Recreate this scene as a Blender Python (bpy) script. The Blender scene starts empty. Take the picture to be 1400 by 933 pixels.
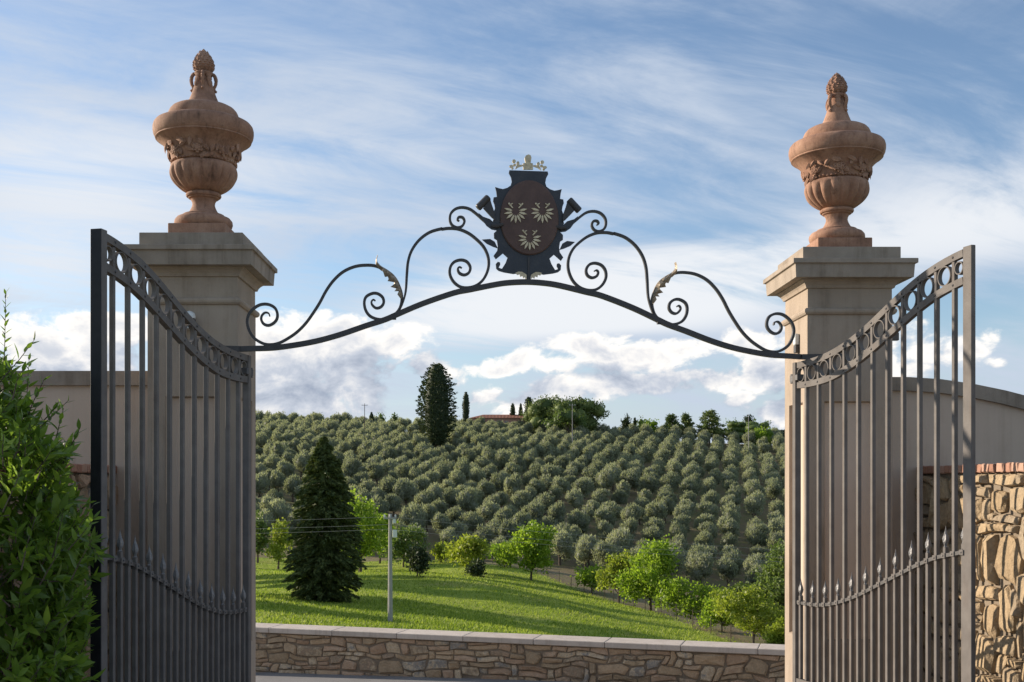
import bpy, math, random
import numpy as np
from mathutils import Vector, Matrix, noise
R = random.Random(7)
RN = np.random.RandomState(7)
SC = bpy.context.scene
COL = SC.collection
PI = math.pi
rad = math.radians
EYE = 1.6

# ------------------------------------------------------------------ camera
F_PX, VX, VY = 1560.0, 660.0, 660.0          # focal length and vanishing point in photograph pixels (1400 x 933)
cam = bpy.data.cameras.new("camera")
cam.sensor_width = 36.0
cam.lens = 36.0 * F_PX / 1400.0
cam.shift_x = (700 - VX) / 1400.0
cam.shift_y = (VY - 466.5) / 1400.0
cam.clip_start = 0.05
cam.clip_end = 12000
camo = bpy.data.objects.new("camera", cam)
COL.objects.link(camo)
camo.location = (0, 0, EYE)
camo.rotation_euler = (PI / 2, 0, 0)
SC.camera = camo

# ------------------------------------------------------------------ light
SUN_EL, SUN_AZ = rad(17.0), rad(-65.0)       # azimuth clockwise from +Y
SC.view_settings.view_transform = 'Standard'
SC.view_settings.look = 'None'
SC.view_settings.gamma = 1.0
SC.view_settings.use_curve_mapping = False
SC.view_settings.exposure = 0.80
sl = bpy.data.lights.new("sun", 'SUN')
sl.energy = 4.2
sl.angle = rad(0.6)
sl.color = (1.0, 0.87, 0.72)
so = bpy.data.objects.new("sun", sl)
COL.objects.link(so)
sdir = Vector((math.sin(SUN_AZ) * math.cos(SUN_EL), math.cos(SUN_AZ) * math.cos(SUN_EL), math.sin(SUN_EL)))
so.rotation_euler = sdir.to_track_quat('Z', 'Y').to_euler()
so.location = (-20, 10, 20)

# ------------------------------------------------------------------ node helpers
class NT:
    def __init__(s, tree):
        s.t = tree
    def n(s, kind, **kw):
        nd = s.t.nodes.new(kind)
        for k, v in kw.items():
            setattr(nd, k, v)
        return nd
    def put(s, sock, v):
        if v is None:
            return
        if hasattr(v, 'is_output'):
            s.t.links.new(v, sock)
        elif isinstance(v, (tuple, list)):
            sock.default_value = tuple(v) + ((1.0,) if len(v) == 3 and len(sock.default_value) == 4 else ())
        else:
            sock.default_value = v
    def m(s, op, a, b=None, c=None, clamp=False):
        nd = s.n('ShaderNodeMath', operation=op, use_clamp=clamp)
        for i, v in enumerate((a, b, c)):
            s.put(nd.inputs[i], v)
        return nd.outputs[0]
    def vm(s, op, a, b=None):
        nd = s.n('ShaderNodeVectorMath', operation=op)
        s.put(nd.inputs[0], a)
        s.put(nd.inputs[1], b)
        return nd.outputs[0]
    def noise(s, vec, scale, detail=4, rough=0.5, dist=0.0, lac=2.0):
        nd = s.n('ShaderNodeTexNoise')
        s.put(nd.inputs['Vector'], vec)
        nd.inputs['Scale'].default_value = scale
        nd.inputs['Detail'].default_value = detail
        nd.inputs['Roughness'].default_value = rough
        nd.inputs['Distortion'].default_value = dist
        return nd.outputs['Fac']
    def mix(s, f, a, b):
        nd = s.n('ShaderNodeMix', data_type='RGBA')
        s.put(nd.inputs['Factor'], f)
        s.put(nd.inputs['A'], a) if False else s.put(nd.inputs[6], a)
        s.put(nd.inputs[7], b)
        return nd.outputs[2]
    def step(s, v, a, b, lo=0.0, hi=1.0, smooth=True):
        nd = s.n('ShaderNodeMapRange')
        if smooth:
            nd.interpolation_type = 'SMOOTHSTEP'
        s.put(nd.inputs[0], v)
        for i, q in enumerate((a, b, lo, hi)):
            nd.inputs[i + 1].default_value = q
        return nd.outputs[0]
    def ramp(s, f, stops, interp='LINEAR'):
        nd = s.n('ShaderNodeValToRGB')
        nd.color_ramp.interpolation = interp
        els = nd.color_ramp.elements
        while len(els) < len(stops):
            els.new(0.5)
        for e, (p, c) in zip(els, stops):
            e.position = p
            e.color = tuple(c) + (1.0,)
        s.put(nd.inputs[0], f)
        return nd.outputs[0]

# ------------------------------------------------------------------ world: Nishita sky with procedural clouds
world = bpy.data.worlds.new("World")
SC.world = world
world.use_nodes = True
wt = world.node_tree
W = NT(wt)
bg = wt.nodes['Background']
sky = W.n('ShaderNodeTexSky', sky_type='NISHITA')
sky.sun_disc = False
sky.sun_elevation = SUN_EL
sky.sun_rotation = SUN_AZ
sky.altitude = 200
sky.air_density = 1.0
sky.dust_density = 0.6
sky.ozone_density = 3.0
SKY_K = 0.13

def sky_ae(x, y):
    ux, uz = (x - VX) / F_PX, (VY - y) / F_PX
    return math.atan(ux), math.atan(uz / math.sqrt(1 + ux * ux))

# cumulus heaps seen low in the sky (centre and half-size in the photograph's pixels)
CUM = [(70, 488, 135, 48, 1.2), (165, 460, 60, 32, 1.0), (10, 470, 80, 36, 1.0), (-80, 490, 120, 40, 1.0),
       (480, 462, 70, 38, 1.2), (545, 474, 55, 28, 1.0), (405, 500, 135, 62, 1.3), (575, 505, 50, 34, 0.9), (400, 556, 150, 30, 1.0), (500, 540, 60, 24, .9),
       (726, 495, 72, 19, 1.0), (680, 503, 50, 11, 0.9), (862, 490, 72, 26, 1.05), (935, 476, 56, 17, 0.9), (800, 472, 70, 15, .7),
       (725, 548, 78, 30, 1.1), (790, 535, 90, 23, 1.05), (885, 533, 84, 18, 1.05), (922, 519, 34, 11, .9),
       (987, 521, 34, 18, 1.0), (1012, 548, 32, 10, 1.0), (1062, 522, 50, 34, 1.2), (1070, 560, 56, 22, 1.0), (1100, 535, 70, 36, .9), (1040, 470, 60, 18, .7),
       (1255, 470, 50, 32, 1.1), (1305, 480, 50, 26, 1.0), (1350, 464, 24, 17, 0.9), (1352, 492, 24, 10, 0.9), (1225, 500, 50, 30, 1.0)]
# high veils: positive whitens, negative clears to blue
VEIL = [(800, 400, 300, 60, 0.75), (700, 440, 260, 50, .55), (1000, 360, 160, 60, .45), (1340, 300, 190, 75, 0.75), (60, 240, 260, 120, 0.55), (60, 380, 200, 60, .35),
        (330, 240, 230, 90, 0.22), (650, 180, 240, 110, 0.28), (1000, 160, 200, 90, 0.20), (520, 340, 130, 20, -0.30),
        (930, 315, 130, 15, -0.55), (440, 395, 160, 34, -0.25), (860, 468, 120, 12, -0.5), (1010, 490, 90, 14, -.6), (600, 265, 120, 18, -.2),
        (640, 515, 60, 24, -.4), (1330, 420, 120, 40, -0.7), (250, 30, 200, 60, -0.2), (600, 20, 200, 60, -0.3), (1250, 150, 150, 50, -0.15),
        (210, 120, 100, 40, -.1), (1320, 30, 150, 40, -.25)]

def blob_group(name, blobs, base_mode):
    g = bpy.data.node_groups.new(name, 'ShaderNodeTree')
    g.interface.new_socket('Dir', in_out='INPUT', socket_type='NodeSocketVector')
    g.interface.new_socket('D', in_out='OUTPUT', socket_type='NodeSocketFloat')
    G = NT(g)
    gi, go = G.n('NodeGroupInput'), G.n('NodeGroupOutput')
    d = G.vm('NORMALIZE', gi.outputs[0])
    sx = G.n('ShaderNodeSeparateXYZ')
    G.put(sx.inputs[0], d)
    az = G.m('ARCTAN2', sx.outputs[0], sx.outputs[1])
    el = G.m('ARCSINE', sx.outputs[2])
    if base_mode == 'cum':
        w1 = G.noise(d, 16, 3, .5)
        w2 = G.noise(G.vm('ADD', d, (3.1, 5.2, 1.7)), 16, 3, .5)
        az = G.m('ADD', az, G.m('MULTIPLY', G.m('SUBTRACT', w1, .5), .035))
        el = G.m('ADD', el, G.m('MULTIPLY', G.m('SUBTRACT', w2, .5), .02))
    acc = None
    for (x, y, rx, ry, w) in blobs:
        a, e = sky_ae(x, y)
        u = G.m('MULTIPLY', G.m('SUBTRACT', az, a), F_PX / rx)
        v = G.m('MULTIPLY', G.m('SUBTRACT', el, e), F_PX / ry)
        q = G.m('ADD', G.m('MULTIPLY', u, u), G.m('MULTIPLY', v, v))
        if base_mode == 'cum':
            f = G.m('SUBTRACT', w, G.m('MULTIPLY', q, w * .8))
            acc = f if acc is None else G.m('SMOOTH_MAX', acc, f, .25)
        else:
            f = G.m('MULTIPLY', G.m('EXPONENT', G.m('MULTIPLY', q, -0.9)), w)
            acc = f if acc is None else G.m('ADD', acc, f)
    if base_mode == 'cum':
        n2 = G.noise(d, 6, 3, .5)
        v = G.m('MULTIPLY', G.m('SUBTRACT', el, 0.085), 1 / .075)
        gen = G.m('SUBTRACT', G.m('MULTIPLY', G.m('SUBTRACT', n2, .56), 6.0), G.m('MULTIPLY', v, v))
        out_view = G.step(G.m('ABSOLUTE', az), .47, .60, -3.0, 0.0)
        acc = G.m('MAXIMUM', acc, G.m('ADD', gen, out_view))
        n = G.noise(G.vm('MULTIPLY', d, (1, 1, 1.5)), 24, 10, .60, .25)
        acc = G.m('MAXIMUM', acc, -1.2)
        acc = G.m('ADD', acc, G.m('MULTIPLY', G.m('SUBTRACT', n, .5), 4.4))
    g.links.new(acc, go.inputs[0])
    return g
CG = blob_group('cumulus_density', CUM, 'cum')
VG = blob_group('veil_density', VEIL, 'veil')
tc = W.n('ShaderNodeTexCoord')
dirn = tc.outputs['Generated']
def grp(g, vec):
    nd = W.n('ShaderNodeGroup')
    nd.node_tree = g
    W.put(nd.inputs[0], vec)
    return nd.outputs[0]
D0 = grp(CG, dirn)
D1 = grp(CG, W.vm('ADD', dirn, (-.020, 0, .024)))
V0 = grp(VG, dirn)
sx = W.n('ShaderNodeSeparateXYZ')
W.put(sx.inputs[0], dirn)
zz = W.m('ADD', W.m('MAXIMUM', sx.outputs[2], 0.0), .16)
px = W.m('DIVIDE', sx.outputs[0], zz)
py = W.m('DIVIDE', sx.outputs[1], zz)
cx = W.n('ShaderNodeCombineXYZ')
W.put(cx.inputs[0], W.m('ADD', W.m('MULTIPLY', px, 0.55), W.m('MULTIPLY', py, .30)))
W.put(cx.inputs[1], W.m('SUBTRACT', W.m('MULTIPLY', py, 1.15), W.m('MULTIPLY', px, 0.55)))
cir = W.noise(cx.outputs[0], .9, 5, .55, .9)
cir2 = W.noise(W.vm('ADD', cx.outputs[0], (7, 3, 2)), 2.6, 9, .66, .8)
cy = W.n('ShaderNodeCombineXYZ')
W.put(cy.inputs[0], W.m('ADD', W.m('MULTIPLY', px, .35), W.m('MULTIPLY', py, .12)))
W.put(cy.inputs[1], W.m('SUBTRACT', W.m('MULTIPLY', py, 3.4), W.m('MULTIPLY', px, 1.9)))
cir3 = W.noise(cy.outputs[0], 2.6, 7, .62, .35)
cirrus = W.m('ADD', W.m('ADD', W.m('MULTIPLY', W.m('SUBTRACT', cir, .48), 3.0), W.m('ADD', W.m('MULTIPLY', W.m('SUBTRACT', cir2, .5), 2.6), W.m('MULTIPLY', W.m('SUBTRACT', cir3, .5), 1.0))), W.m('MULTIPLY', V0, W.m('ADD', .45, W.m('MULTIPLY', cir2, 1.1))))
ca = W.step(cirrus, -.62, 1.05, 0.0, 0.95)
skyc = W.n('ShaderNodeHueSaturation')
skyc.inputs['Saturation'].default_value = 0.98
skyc.inputs['Value'].default_value = 0.80
W.put(skyc.inputs['Color'], sky.outputs[0])
skyb = W.vm('MULTIPLY', skyc.outputs[0], (1.0, .95, .93))
lowhaze = W.step(sx.outputs[2], 0.0, 0.15, .85, 0.0)
VEILC = W.mix(W.step(V0, .15, .9), (2.65, 3.0, 3.55), (3.95, 4.05, 4.2))
c1 = W.mix(ca, skyb, VEILC)
c1 = W.mix(lowhaze, c1, (2.45, 2.8, 3.45))
lit = W.m('ADD', .66, W.m('MULTIPLY', W.m('SUBTRACT', D0, D1), .55), clamp=True)
thick = W.step(D0, .6, 2.0, 0.0, .50)
lit = W.m('SUBTRACT', lit, thick, clamp=True)
cc = W.ramp(lit, [(0.0, (.30, .35, .45)), (.45, (.52, .56, .64)), (1.0, (.98, .94, .89))])
cc = W.vm('MULTIPLY', cc, (5.1, 5.1, 5.1))
calpha = W.step(D0, .10, .78, 0.0, .98)
up = W.step(sx.outputs[2], -.01, .01)
fin = W.mix(calpha, c1, cc)
fin = W.mix(up, skyb, fin)
wt.links.new(fin, bg.inputs[0])
bg.inputs[1].default_value = SKY_K

# ------------------------------------------------------------------ materials
def new_mat(name):
    m = bpy.data.materials.new(name)
    m.use_nodes = True
    T = NT(m.node_tree)
    return m, T, m.node_tree.nodes['Principled BSDF']

def pmat(name, stops, scale=3.0, rough=.85, bump=.15, bscale=60, metal=0.0, objvar=0.0, detail=6, stretch=(1, 1, 1), spec=.4, fine=.12, bdist=.004, nrough=.6):
    """procedural surface: noise ramp + fine grain + bump, per-object variation"""
    m, T, b = new_mat(name)
    geo = T.n('ShaderNodeNewGeometry')
    pos = T.vm('MULTIPLY', geo.outputs['Position'], stretch)
    n = T.noise(pos, scale, detail, nrough)
    f = T.m('ADD', T.m('MULTIPLY', T.m('SUBTRACT', n, .5), 1.7), .5)
    if objvar:
        oi = T.n('ShaderNodeObjectInfo')
        f = T.m('ADD', T.m('MULTIPLY', f, 1 - objvar), T.m('MULTIPLY', oi.outputs['Random'], objvar))
    c = T.ramp(f, stops)
    g = T.noise(pos, bscale * 1.7, 3, .7)
    gv = T.m('ADD', 1.0, T.m('MULTIPLY', T.m('SUBTRACT', g, .5), fine * 2))
    c = T.vm('MULTIPLY', c, T.vm('MULTIPLY', (1, 1, 1), None) if False else None) if False else c
    sc = T.n('ShaderNodeVectorMath', operation='SCALE')
    T.put(sc.inputs[0], c)
    T.put(sc.inputs['Scale'], gv)
    T.put(b.inputs['Base Color'], sc.outputs[0])
    b.inputs['Roughness'].default_value = rough
    b.inputs['Metallic'].default_value = metal
    b.inputs['Specular IOR Level'].default_value = spec
    if bump:
        bp = T.n('ShaderNodeBump')
        bp.inputs['Strength'].default_value = bump
        bp.inputs['Distance'].default_value = bdist
        hn = T.noise(pos, bscale, 5, .65)
        T.put(bp.inputs['Height'], hn)
        T.put(b.inputs['Normal'], bp.outputs[0])
    return m

def weather(mat, strength=.35, scale=1.6, tint=(.42, .38, .32)):
    """rain streaks and patchy grime over an existing procedural colour"""
    T = NT(mat.node_tree)
    b = mat.node_tree.nodes['Principled BSDF']
    src = b.inputs['Base Color'].links[0].from_socket
    geo = T.n('ShaderNodeNewGeometry')
    st = T.noise(T.vm('MULTIPLY', geo.outputs['Position'], (7, 7, .35)), scale, 6, .65)
    pt = T.noise(geo.outputs['Position'], scale * 1.3, 7, .7)
    f = T.step(T.m('ADD', T.m('MULTIPLY', st, .55), T.m('MULTIPLY', pt, .45)), .48, .66, 0, strength)
    mu = T.vm('MULTIPLY', src, tint)
    T.put(b.inputs['Base Color'], T.mix(f, src, mu))

def leafmat(name, stops, transl=.3, rough=.55, spec=.3, objvar=.25, big=0.0, trc=1.5):
    m, T, b = new_mat(name)
    geo = T.n('ShaderNodeNewGeometry')
    oi = T.n('ShaderNodeObjectInfo')
    f = T.m('ADD', T.m('MULTIPLY', geo.outputs['Random Per Island'], 1 - objvar), T.m('MULTIPLY', oi.outputs['Random'], objvar))
    if big:
        n = T.noise(geo.outputs['Position'], big, 3, .5)
        f = T.m('ADD', f, T.m('MULTIPLY', T.m('SUBTRACT', n, .5), 1.2), clamp=True)
    c = T.ramp(f, stops)
    T.put(b.inputs['Base Color'], c)
    b.inputs['Roughness'].default_value = rough
    b.inputs['Specular IOR Level'].default_value = spec
    tr = T.n('ShaderNodeBsdfTranslucent')
    T.put(tr.inputs[0], T.vm('MULTIPLY', c, (trc, trc * 1.05, trc * .6)))
    mx = T.n('ShaderNodeMixShader')
    mx.inputs[0].default_value = transl
    T.t.links.new(b.outputs[0], mx.inputs[1])
    T.t.links.new(tr.outputs[0], mx.inputs[2])
    T.t.links.new(mx.outputs[0], T.t.nodes['Material Output'].inputs[0])
    return m

M = {}
M['lime'] = pmat('limestone', [(0, (.28, .222, .168)), (.5, (.36, .288, .220)), (1, (.43, .348, .268))], 2.2, .9, .25, 90, fine=.10, stretch=(1, 1, .6))
M['capstone'] = pmat('cap_limestone', [(0, (.22, .180, .140)), (.5, (.32, .262, .205)), (1, (.40, .33, .262))], 3.5, .9, .3, 80, fine=.12)
M['plaster'] = pmat('plaster', [(0, (.46, .355, .27)), (.5, (.55, .43, .33)), (1, (.61, .485, .38))], 1.1, .92, .25, 140, fine=.06, stretch=(1, 1, .5))
M['terra'] = pmat('pink_sandstone', [(0, (.15, .085, .058)), (.40, (.31, .168, .108)), (.72, (.41, .240, .160)), (1, (.52, .36, .265))], 5.5, .88, .45, 60, fine=.22, nrough=.72)
M['iron'] = pmat('painted_iron', [(0, (.125, .113, .103)), (1, (.205, .186, .168))], 9, .6, .15, 130, fine=.14, spec=.06)
M['iron_dark'] = pmat('dark_iron', [(0, (.034, .031, .031)), (1, (.064, .058, .055))], 14, .5, .25, 110, fine=.15, spec=.5)
M['black_edge'] = pmat('black_steel_edge', [(0, (.012, .013, .015)), (1, (.028, .028, .030))], 12, .55, .2, 110, fine=.15, spec=.3)
M['slate'] = pmat('blue_black_plate', [(0, (.022, .026, .034)), (.6, (.036, .041, .051)), (1, (.065, .062, .062))], 12, .5, .3, 60, spec=.5)
M['maroon'] = pmat('maroon_brown_paint', [(0, (.075, .042, .034)), (.6, (.115, .066, .052)), (1, (.15, .092, .07))], 8, .55, .2, 60)
M['gold'] = pmat('aged_gilding', [(0, (.36, .28, .18)), (.5, (.66, .55, .36)), (1, (.82, .72, .52))], 40, .5, .25, 80, metal=.1)
M['bronze'] = pmat('worn_gilt_leaf', [(0, (.16, .12, .08)), (.5, (.32, .25, .17)), (1, (.52, .44, .33))], 45, .5, .3, 90, metal=.25)
M['finial'] = pmat('pale_finial_metal', [(0, (.10, .097, .095)), (1, (.26, .25, .24))], 60, .4, .5, 120, spec=.6)
M['stone'] = pmat('rubble_stone', [(0, (.16, .125, .085)), (.15, (.32, .235, .145)), (.32, (.46, .335, .21)), (.45, (.35, .235, .15)), (.58, (.48, .335, .22)), (.68, (.26, .195, .13)), (.78, (.56, .44, .29)), (.86, (.23, .22, .20)), (.93, (.42, .30, .19)), (1, (.60, .50, .36))],
                  9, .9, 1.0, 24, objvar=.72, fine=.30, bdist=.018, nrough=.75)
M['stone_warm'] = pmat('golden_rubble_stone', [(0, (.15, .115, .075)), (.2, (.30, .215, .125)), (.5, (.42, .31, .185)), (.75, (.30, .235, .16)), (1, (.50, .405, .275))],
                  11, .9, 1.0, 18, objvar=.6, fine=.32, bdist=.03, nrough=.78)
M['mortar'] = pmat('mortar', [(0, (.15, .12, .085)), (1, (.28, .225, .165))], 6, .95, .6, 50, fine=.2, bdist=.01)
M['coping'] = pmat('coping_stone', [(0, (.42, .355, .29)), (.5, (.53, .455, .38)), (1, (.63, .55, .465))], 5, .85, .3, 70, objvar=.3, fine=.1)
M['brick'] = pmat('brick', [(0, (.24, .12, .08)), (.5, (.38, .20, .135)), (1, (.50, .33, .24))], 9, .9, .5, 60, objvar=.7, fine=.2)
M['road'] = pmat('asphalt_road', [(0, (.16, .155, .15)), (1, (.24, .23, .22))], 2.5, .95, .5, 130, fine=.3)
M['concrete'] = pmat('concrete', [(0, (.28, .265, .25)), (1, (.40, .38, .36))], 2, .9, .2, 20, fine=.1)
M['bark'] = pmat('bark', [(0, (.06, .045, .032)), (1, (.16, .12, .09))], 8, .95, .6, 20, fine=.2, stretch=(1, 1, .3), bdist=.02)
M['rooftile'] = pmat('roof_tiles', [(0, (.22, .085, .05)), (1, (.40, .19, .12))], 1.2, .9, 0, 8)
M['render'] = pmat('house_render', [(0, (.40, .22, .17)), (1, (.52, .30, .23))], .8, .9, 0, 8)
M['whitewash'] = pmat('pale_render', [(0, (.6, .57, .52)), (1, (.72, .69, .64))], .8, .9, 0, 8)
M['darkglass'] = pmat('window_glass', [(0, (.03, .035, .04)), (1, (.05, .055, .06))], 3, .15, 0, 8)
M['plastic'] = pmat('pale_plastic', [(0, (.60, .62, .60)), (1, (.72, .74, .72))], 3, .4, 0, 8)
M['insul'] = pmat('ceramic', [(0, (.5, .5, .48)), (1, (.65, .65, .62))], 3, .3, 0, 8)

weather(M['lime'], .50)
weather(M['capstone'], .60)
weather(M['plaster'], .32, 1.1, (.55, .5, .45))
weather(M['terra'], .70, 4.0, (.34, .34, .35))
weather(M['iron'], .30, 5.0, (.75, .55, .42))
weather(M['coping'], .35, 3.0)
M['olive'] = leafmat('olive_leaves', [(0, (.175, .19, .135)), (.5, (.245, .26, .188)), (.85, (.31, .32, .24)), (1, (.37, .38, .30))], .42, .6, .2, .60)
M['olivecore'] = leafmat('olive_inner_leaves', [(0, (.045, .050, .032)), (1, (.075, .082, .052))], .1, .8, .1, .5)
M['fresh'] = leafmat('fresh_green_leaves', [(0, (.09, .15, .016)), (.5, (.18, .27, .026)), (1, (.30, .38, .06))], .5, .5, .3, .2)
M['yellow'] = leafmat('yellow_green_leaves', [(0, (.12, .16, .02)), (.5, (.22, .27, .035)), (1, (.34, .36, .07))], .45, .5, .3, .2)
M['midgreen'] = leafmat('mid_green_leaves', [(0, (.060, .095, .024)), (.5, (.11, .16, .042)), (1, (.18, .235, .07))], .35, .5, .3, .2)
M['dark'] = leafmat('dark_needles', [(0, (.028, .044, .020)), (.6, (.052, .072, .030)), (1, (.085, .105, .045))], .12, .6, .2, .15)
M['conifer'] = leafmat('conifer_needles', [(0, (.045, .068, .024)), (.55, (.085, .112, .034)), (.85, (.13, .148, .045)), (1, (.20, .19, .065))], .15, .6, .2, .1)
M['pine'] = leafmat('pine_needles', [(0, (.075, .11, .035)), (.5, (.135, .18, .055)), (1, (.22, .26, .085))], .15, .6, .2, .2, .12)
M['laurel'] = leafmat('laurel_leaves', [(0, (.06, .11, .020)), (.5, (.16, .245, .036)), (.82, (.28, .37, .055)), (1, (.44, .50, .11))], .42, .34, .40, .5, .0, 1.8)
M['laurelyoung'] = leafmat('young_laurel_leaves', [(0, (.08, .10, .03)), (1, (.24, .26, .10))], .4, .4, .45, .3)
M['grassblade'] = leafmat('grass_blades', [(0, (.11, .17, .020)), (.5, (.22, .29, .036)), (1, (.36, .40, .08))], .35, .6, .2, 0, .10)

def terrain_mat():
    m, T, b = new_mat('meadow_and_soil')
    geo = T.n('ShaderNodeNewGeometry')
    pos = geo.outputs['Position']
    at = T.n('ShaderNodeAttribute', attribute_name='grass')
    n1 = T.noise(pos, .09, 5, .6)
    n2 = T.noise(T.vm('MULTIPLY', pos, (1.0, .45, 1)), .9, 6, .7)
    n3 = T.noise(pos, 6, 4, .7)
    g = T.m('ADD', T.m('MULTIPLY', n1, .45), T.m('ADD', T.m('MULTIPLY', n2, .40), T.m('MULTIPLY', n3, .25)))
    grass = T.ramp(g, [(.34, (.09, .15, .018)), (.46, (.17, .245, .026)), (.56, (.27, .33, .042)), (.70, (.38, .40, .09))])
    dry = T.step(T.noise(T.vm('MULTIPLY', pos, (1, .6, 1)), .22, 6, .7), .52, .72, 0, .55)
    grass = T.mix(dry, grass, (.30, .27, .09))
    soil = T.ramp(T.m('ADD', T.m('MULTIPLY', n1, .4), T.m('MULTIPLY', n2, .6)), [(.3, (.13, .12, .06)), (.5, (.22, .165, .10)), (.7, (.30, .225, .15))])
    tuft = T.step(T.m('ADD', n2, T.m('MULTIPLY', n1, .5)), .66, .86, 0, .55)
    soil = T.mix(tuft, soil, (.11, .15, .035))
    f = T.step(T.m('ADD', at.outputs['Fac'], T.m('MULTIPLY', T.m('SUBTRACT', n2, .5), .9)), .35, .65)
    T.put(b.inputs['Base Color'], T.mix(f, soil, grass))
    b.inputs['Roughness'].default_value = .95
    b.inputs['Specular IOR Level'].default_value = .1
    bp = T.n('ShaderNodeBump')
    bp.inputs['Strength'].default_value = .7
    bp.inputs['Distance'].default_value = .12
    T.put(bp.inputs['Height'], T.m('ADD', T.m('MULTIPLY', n2, .6), n3))
    T.put(b.inputs['Normal'], bp.outputs[0])
    return m
M['terrain'] = terrain_mat()

# ------------------------------------------------------------------ object helpers
def mesh_data(name, V, F, mat, smooth=False):
    me = bpy.data.meshes.new(name)
    me.from_pydata([tuple(v) for v in V], [], [tuple(f) for f in F])
    me.materials.append(M[mat] if isinstance(mat, str) else mat)
    if smooth:
        me.polygons.foreach_set('use_smooth', [True] * len(me.polygons))
        me.set_sharp_from_angle(angle=rad(32))
    me.update()
    return me
def link(name, me, parent=None, loc=(0, 0, 0), rot=(0, 0, 0), scale=None):
    o = bpy.data.objects.new(name, me)
    COL.objects.link(o)
    o.parent = parent
    o.location = loc
    o.rotation_euler = rot
    if scale is not None:
        o.scale = scale if isinstance(scale, (tuple, list)) else (scale,) * 3
    return o
def tag(o, label=None, cat=None, group=None, kind=None):
    for k, v in (('label', label), ('category', cat), ('group', group), ('kind', kind)):
        if v:
            o[k] = v
    return o
def thing(name, label, cat, loc=(0, 0, 0), rz=0, group=None):
    o = bpy.data.objects.new(name, None)
    COL.objects.link(o)
    o.empty_display_size = .2
    o.location = loc
    o.rotation_euler = (0, 0, rz)
    return tag(o, label, cat, group)
def dup_tree(o, parent=None):
    c = o.copy()
    COL.objects.link(c)
    c.parent = parent
    for ch in o.children:
        dup_tree(ch, c)
    return c

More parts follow.
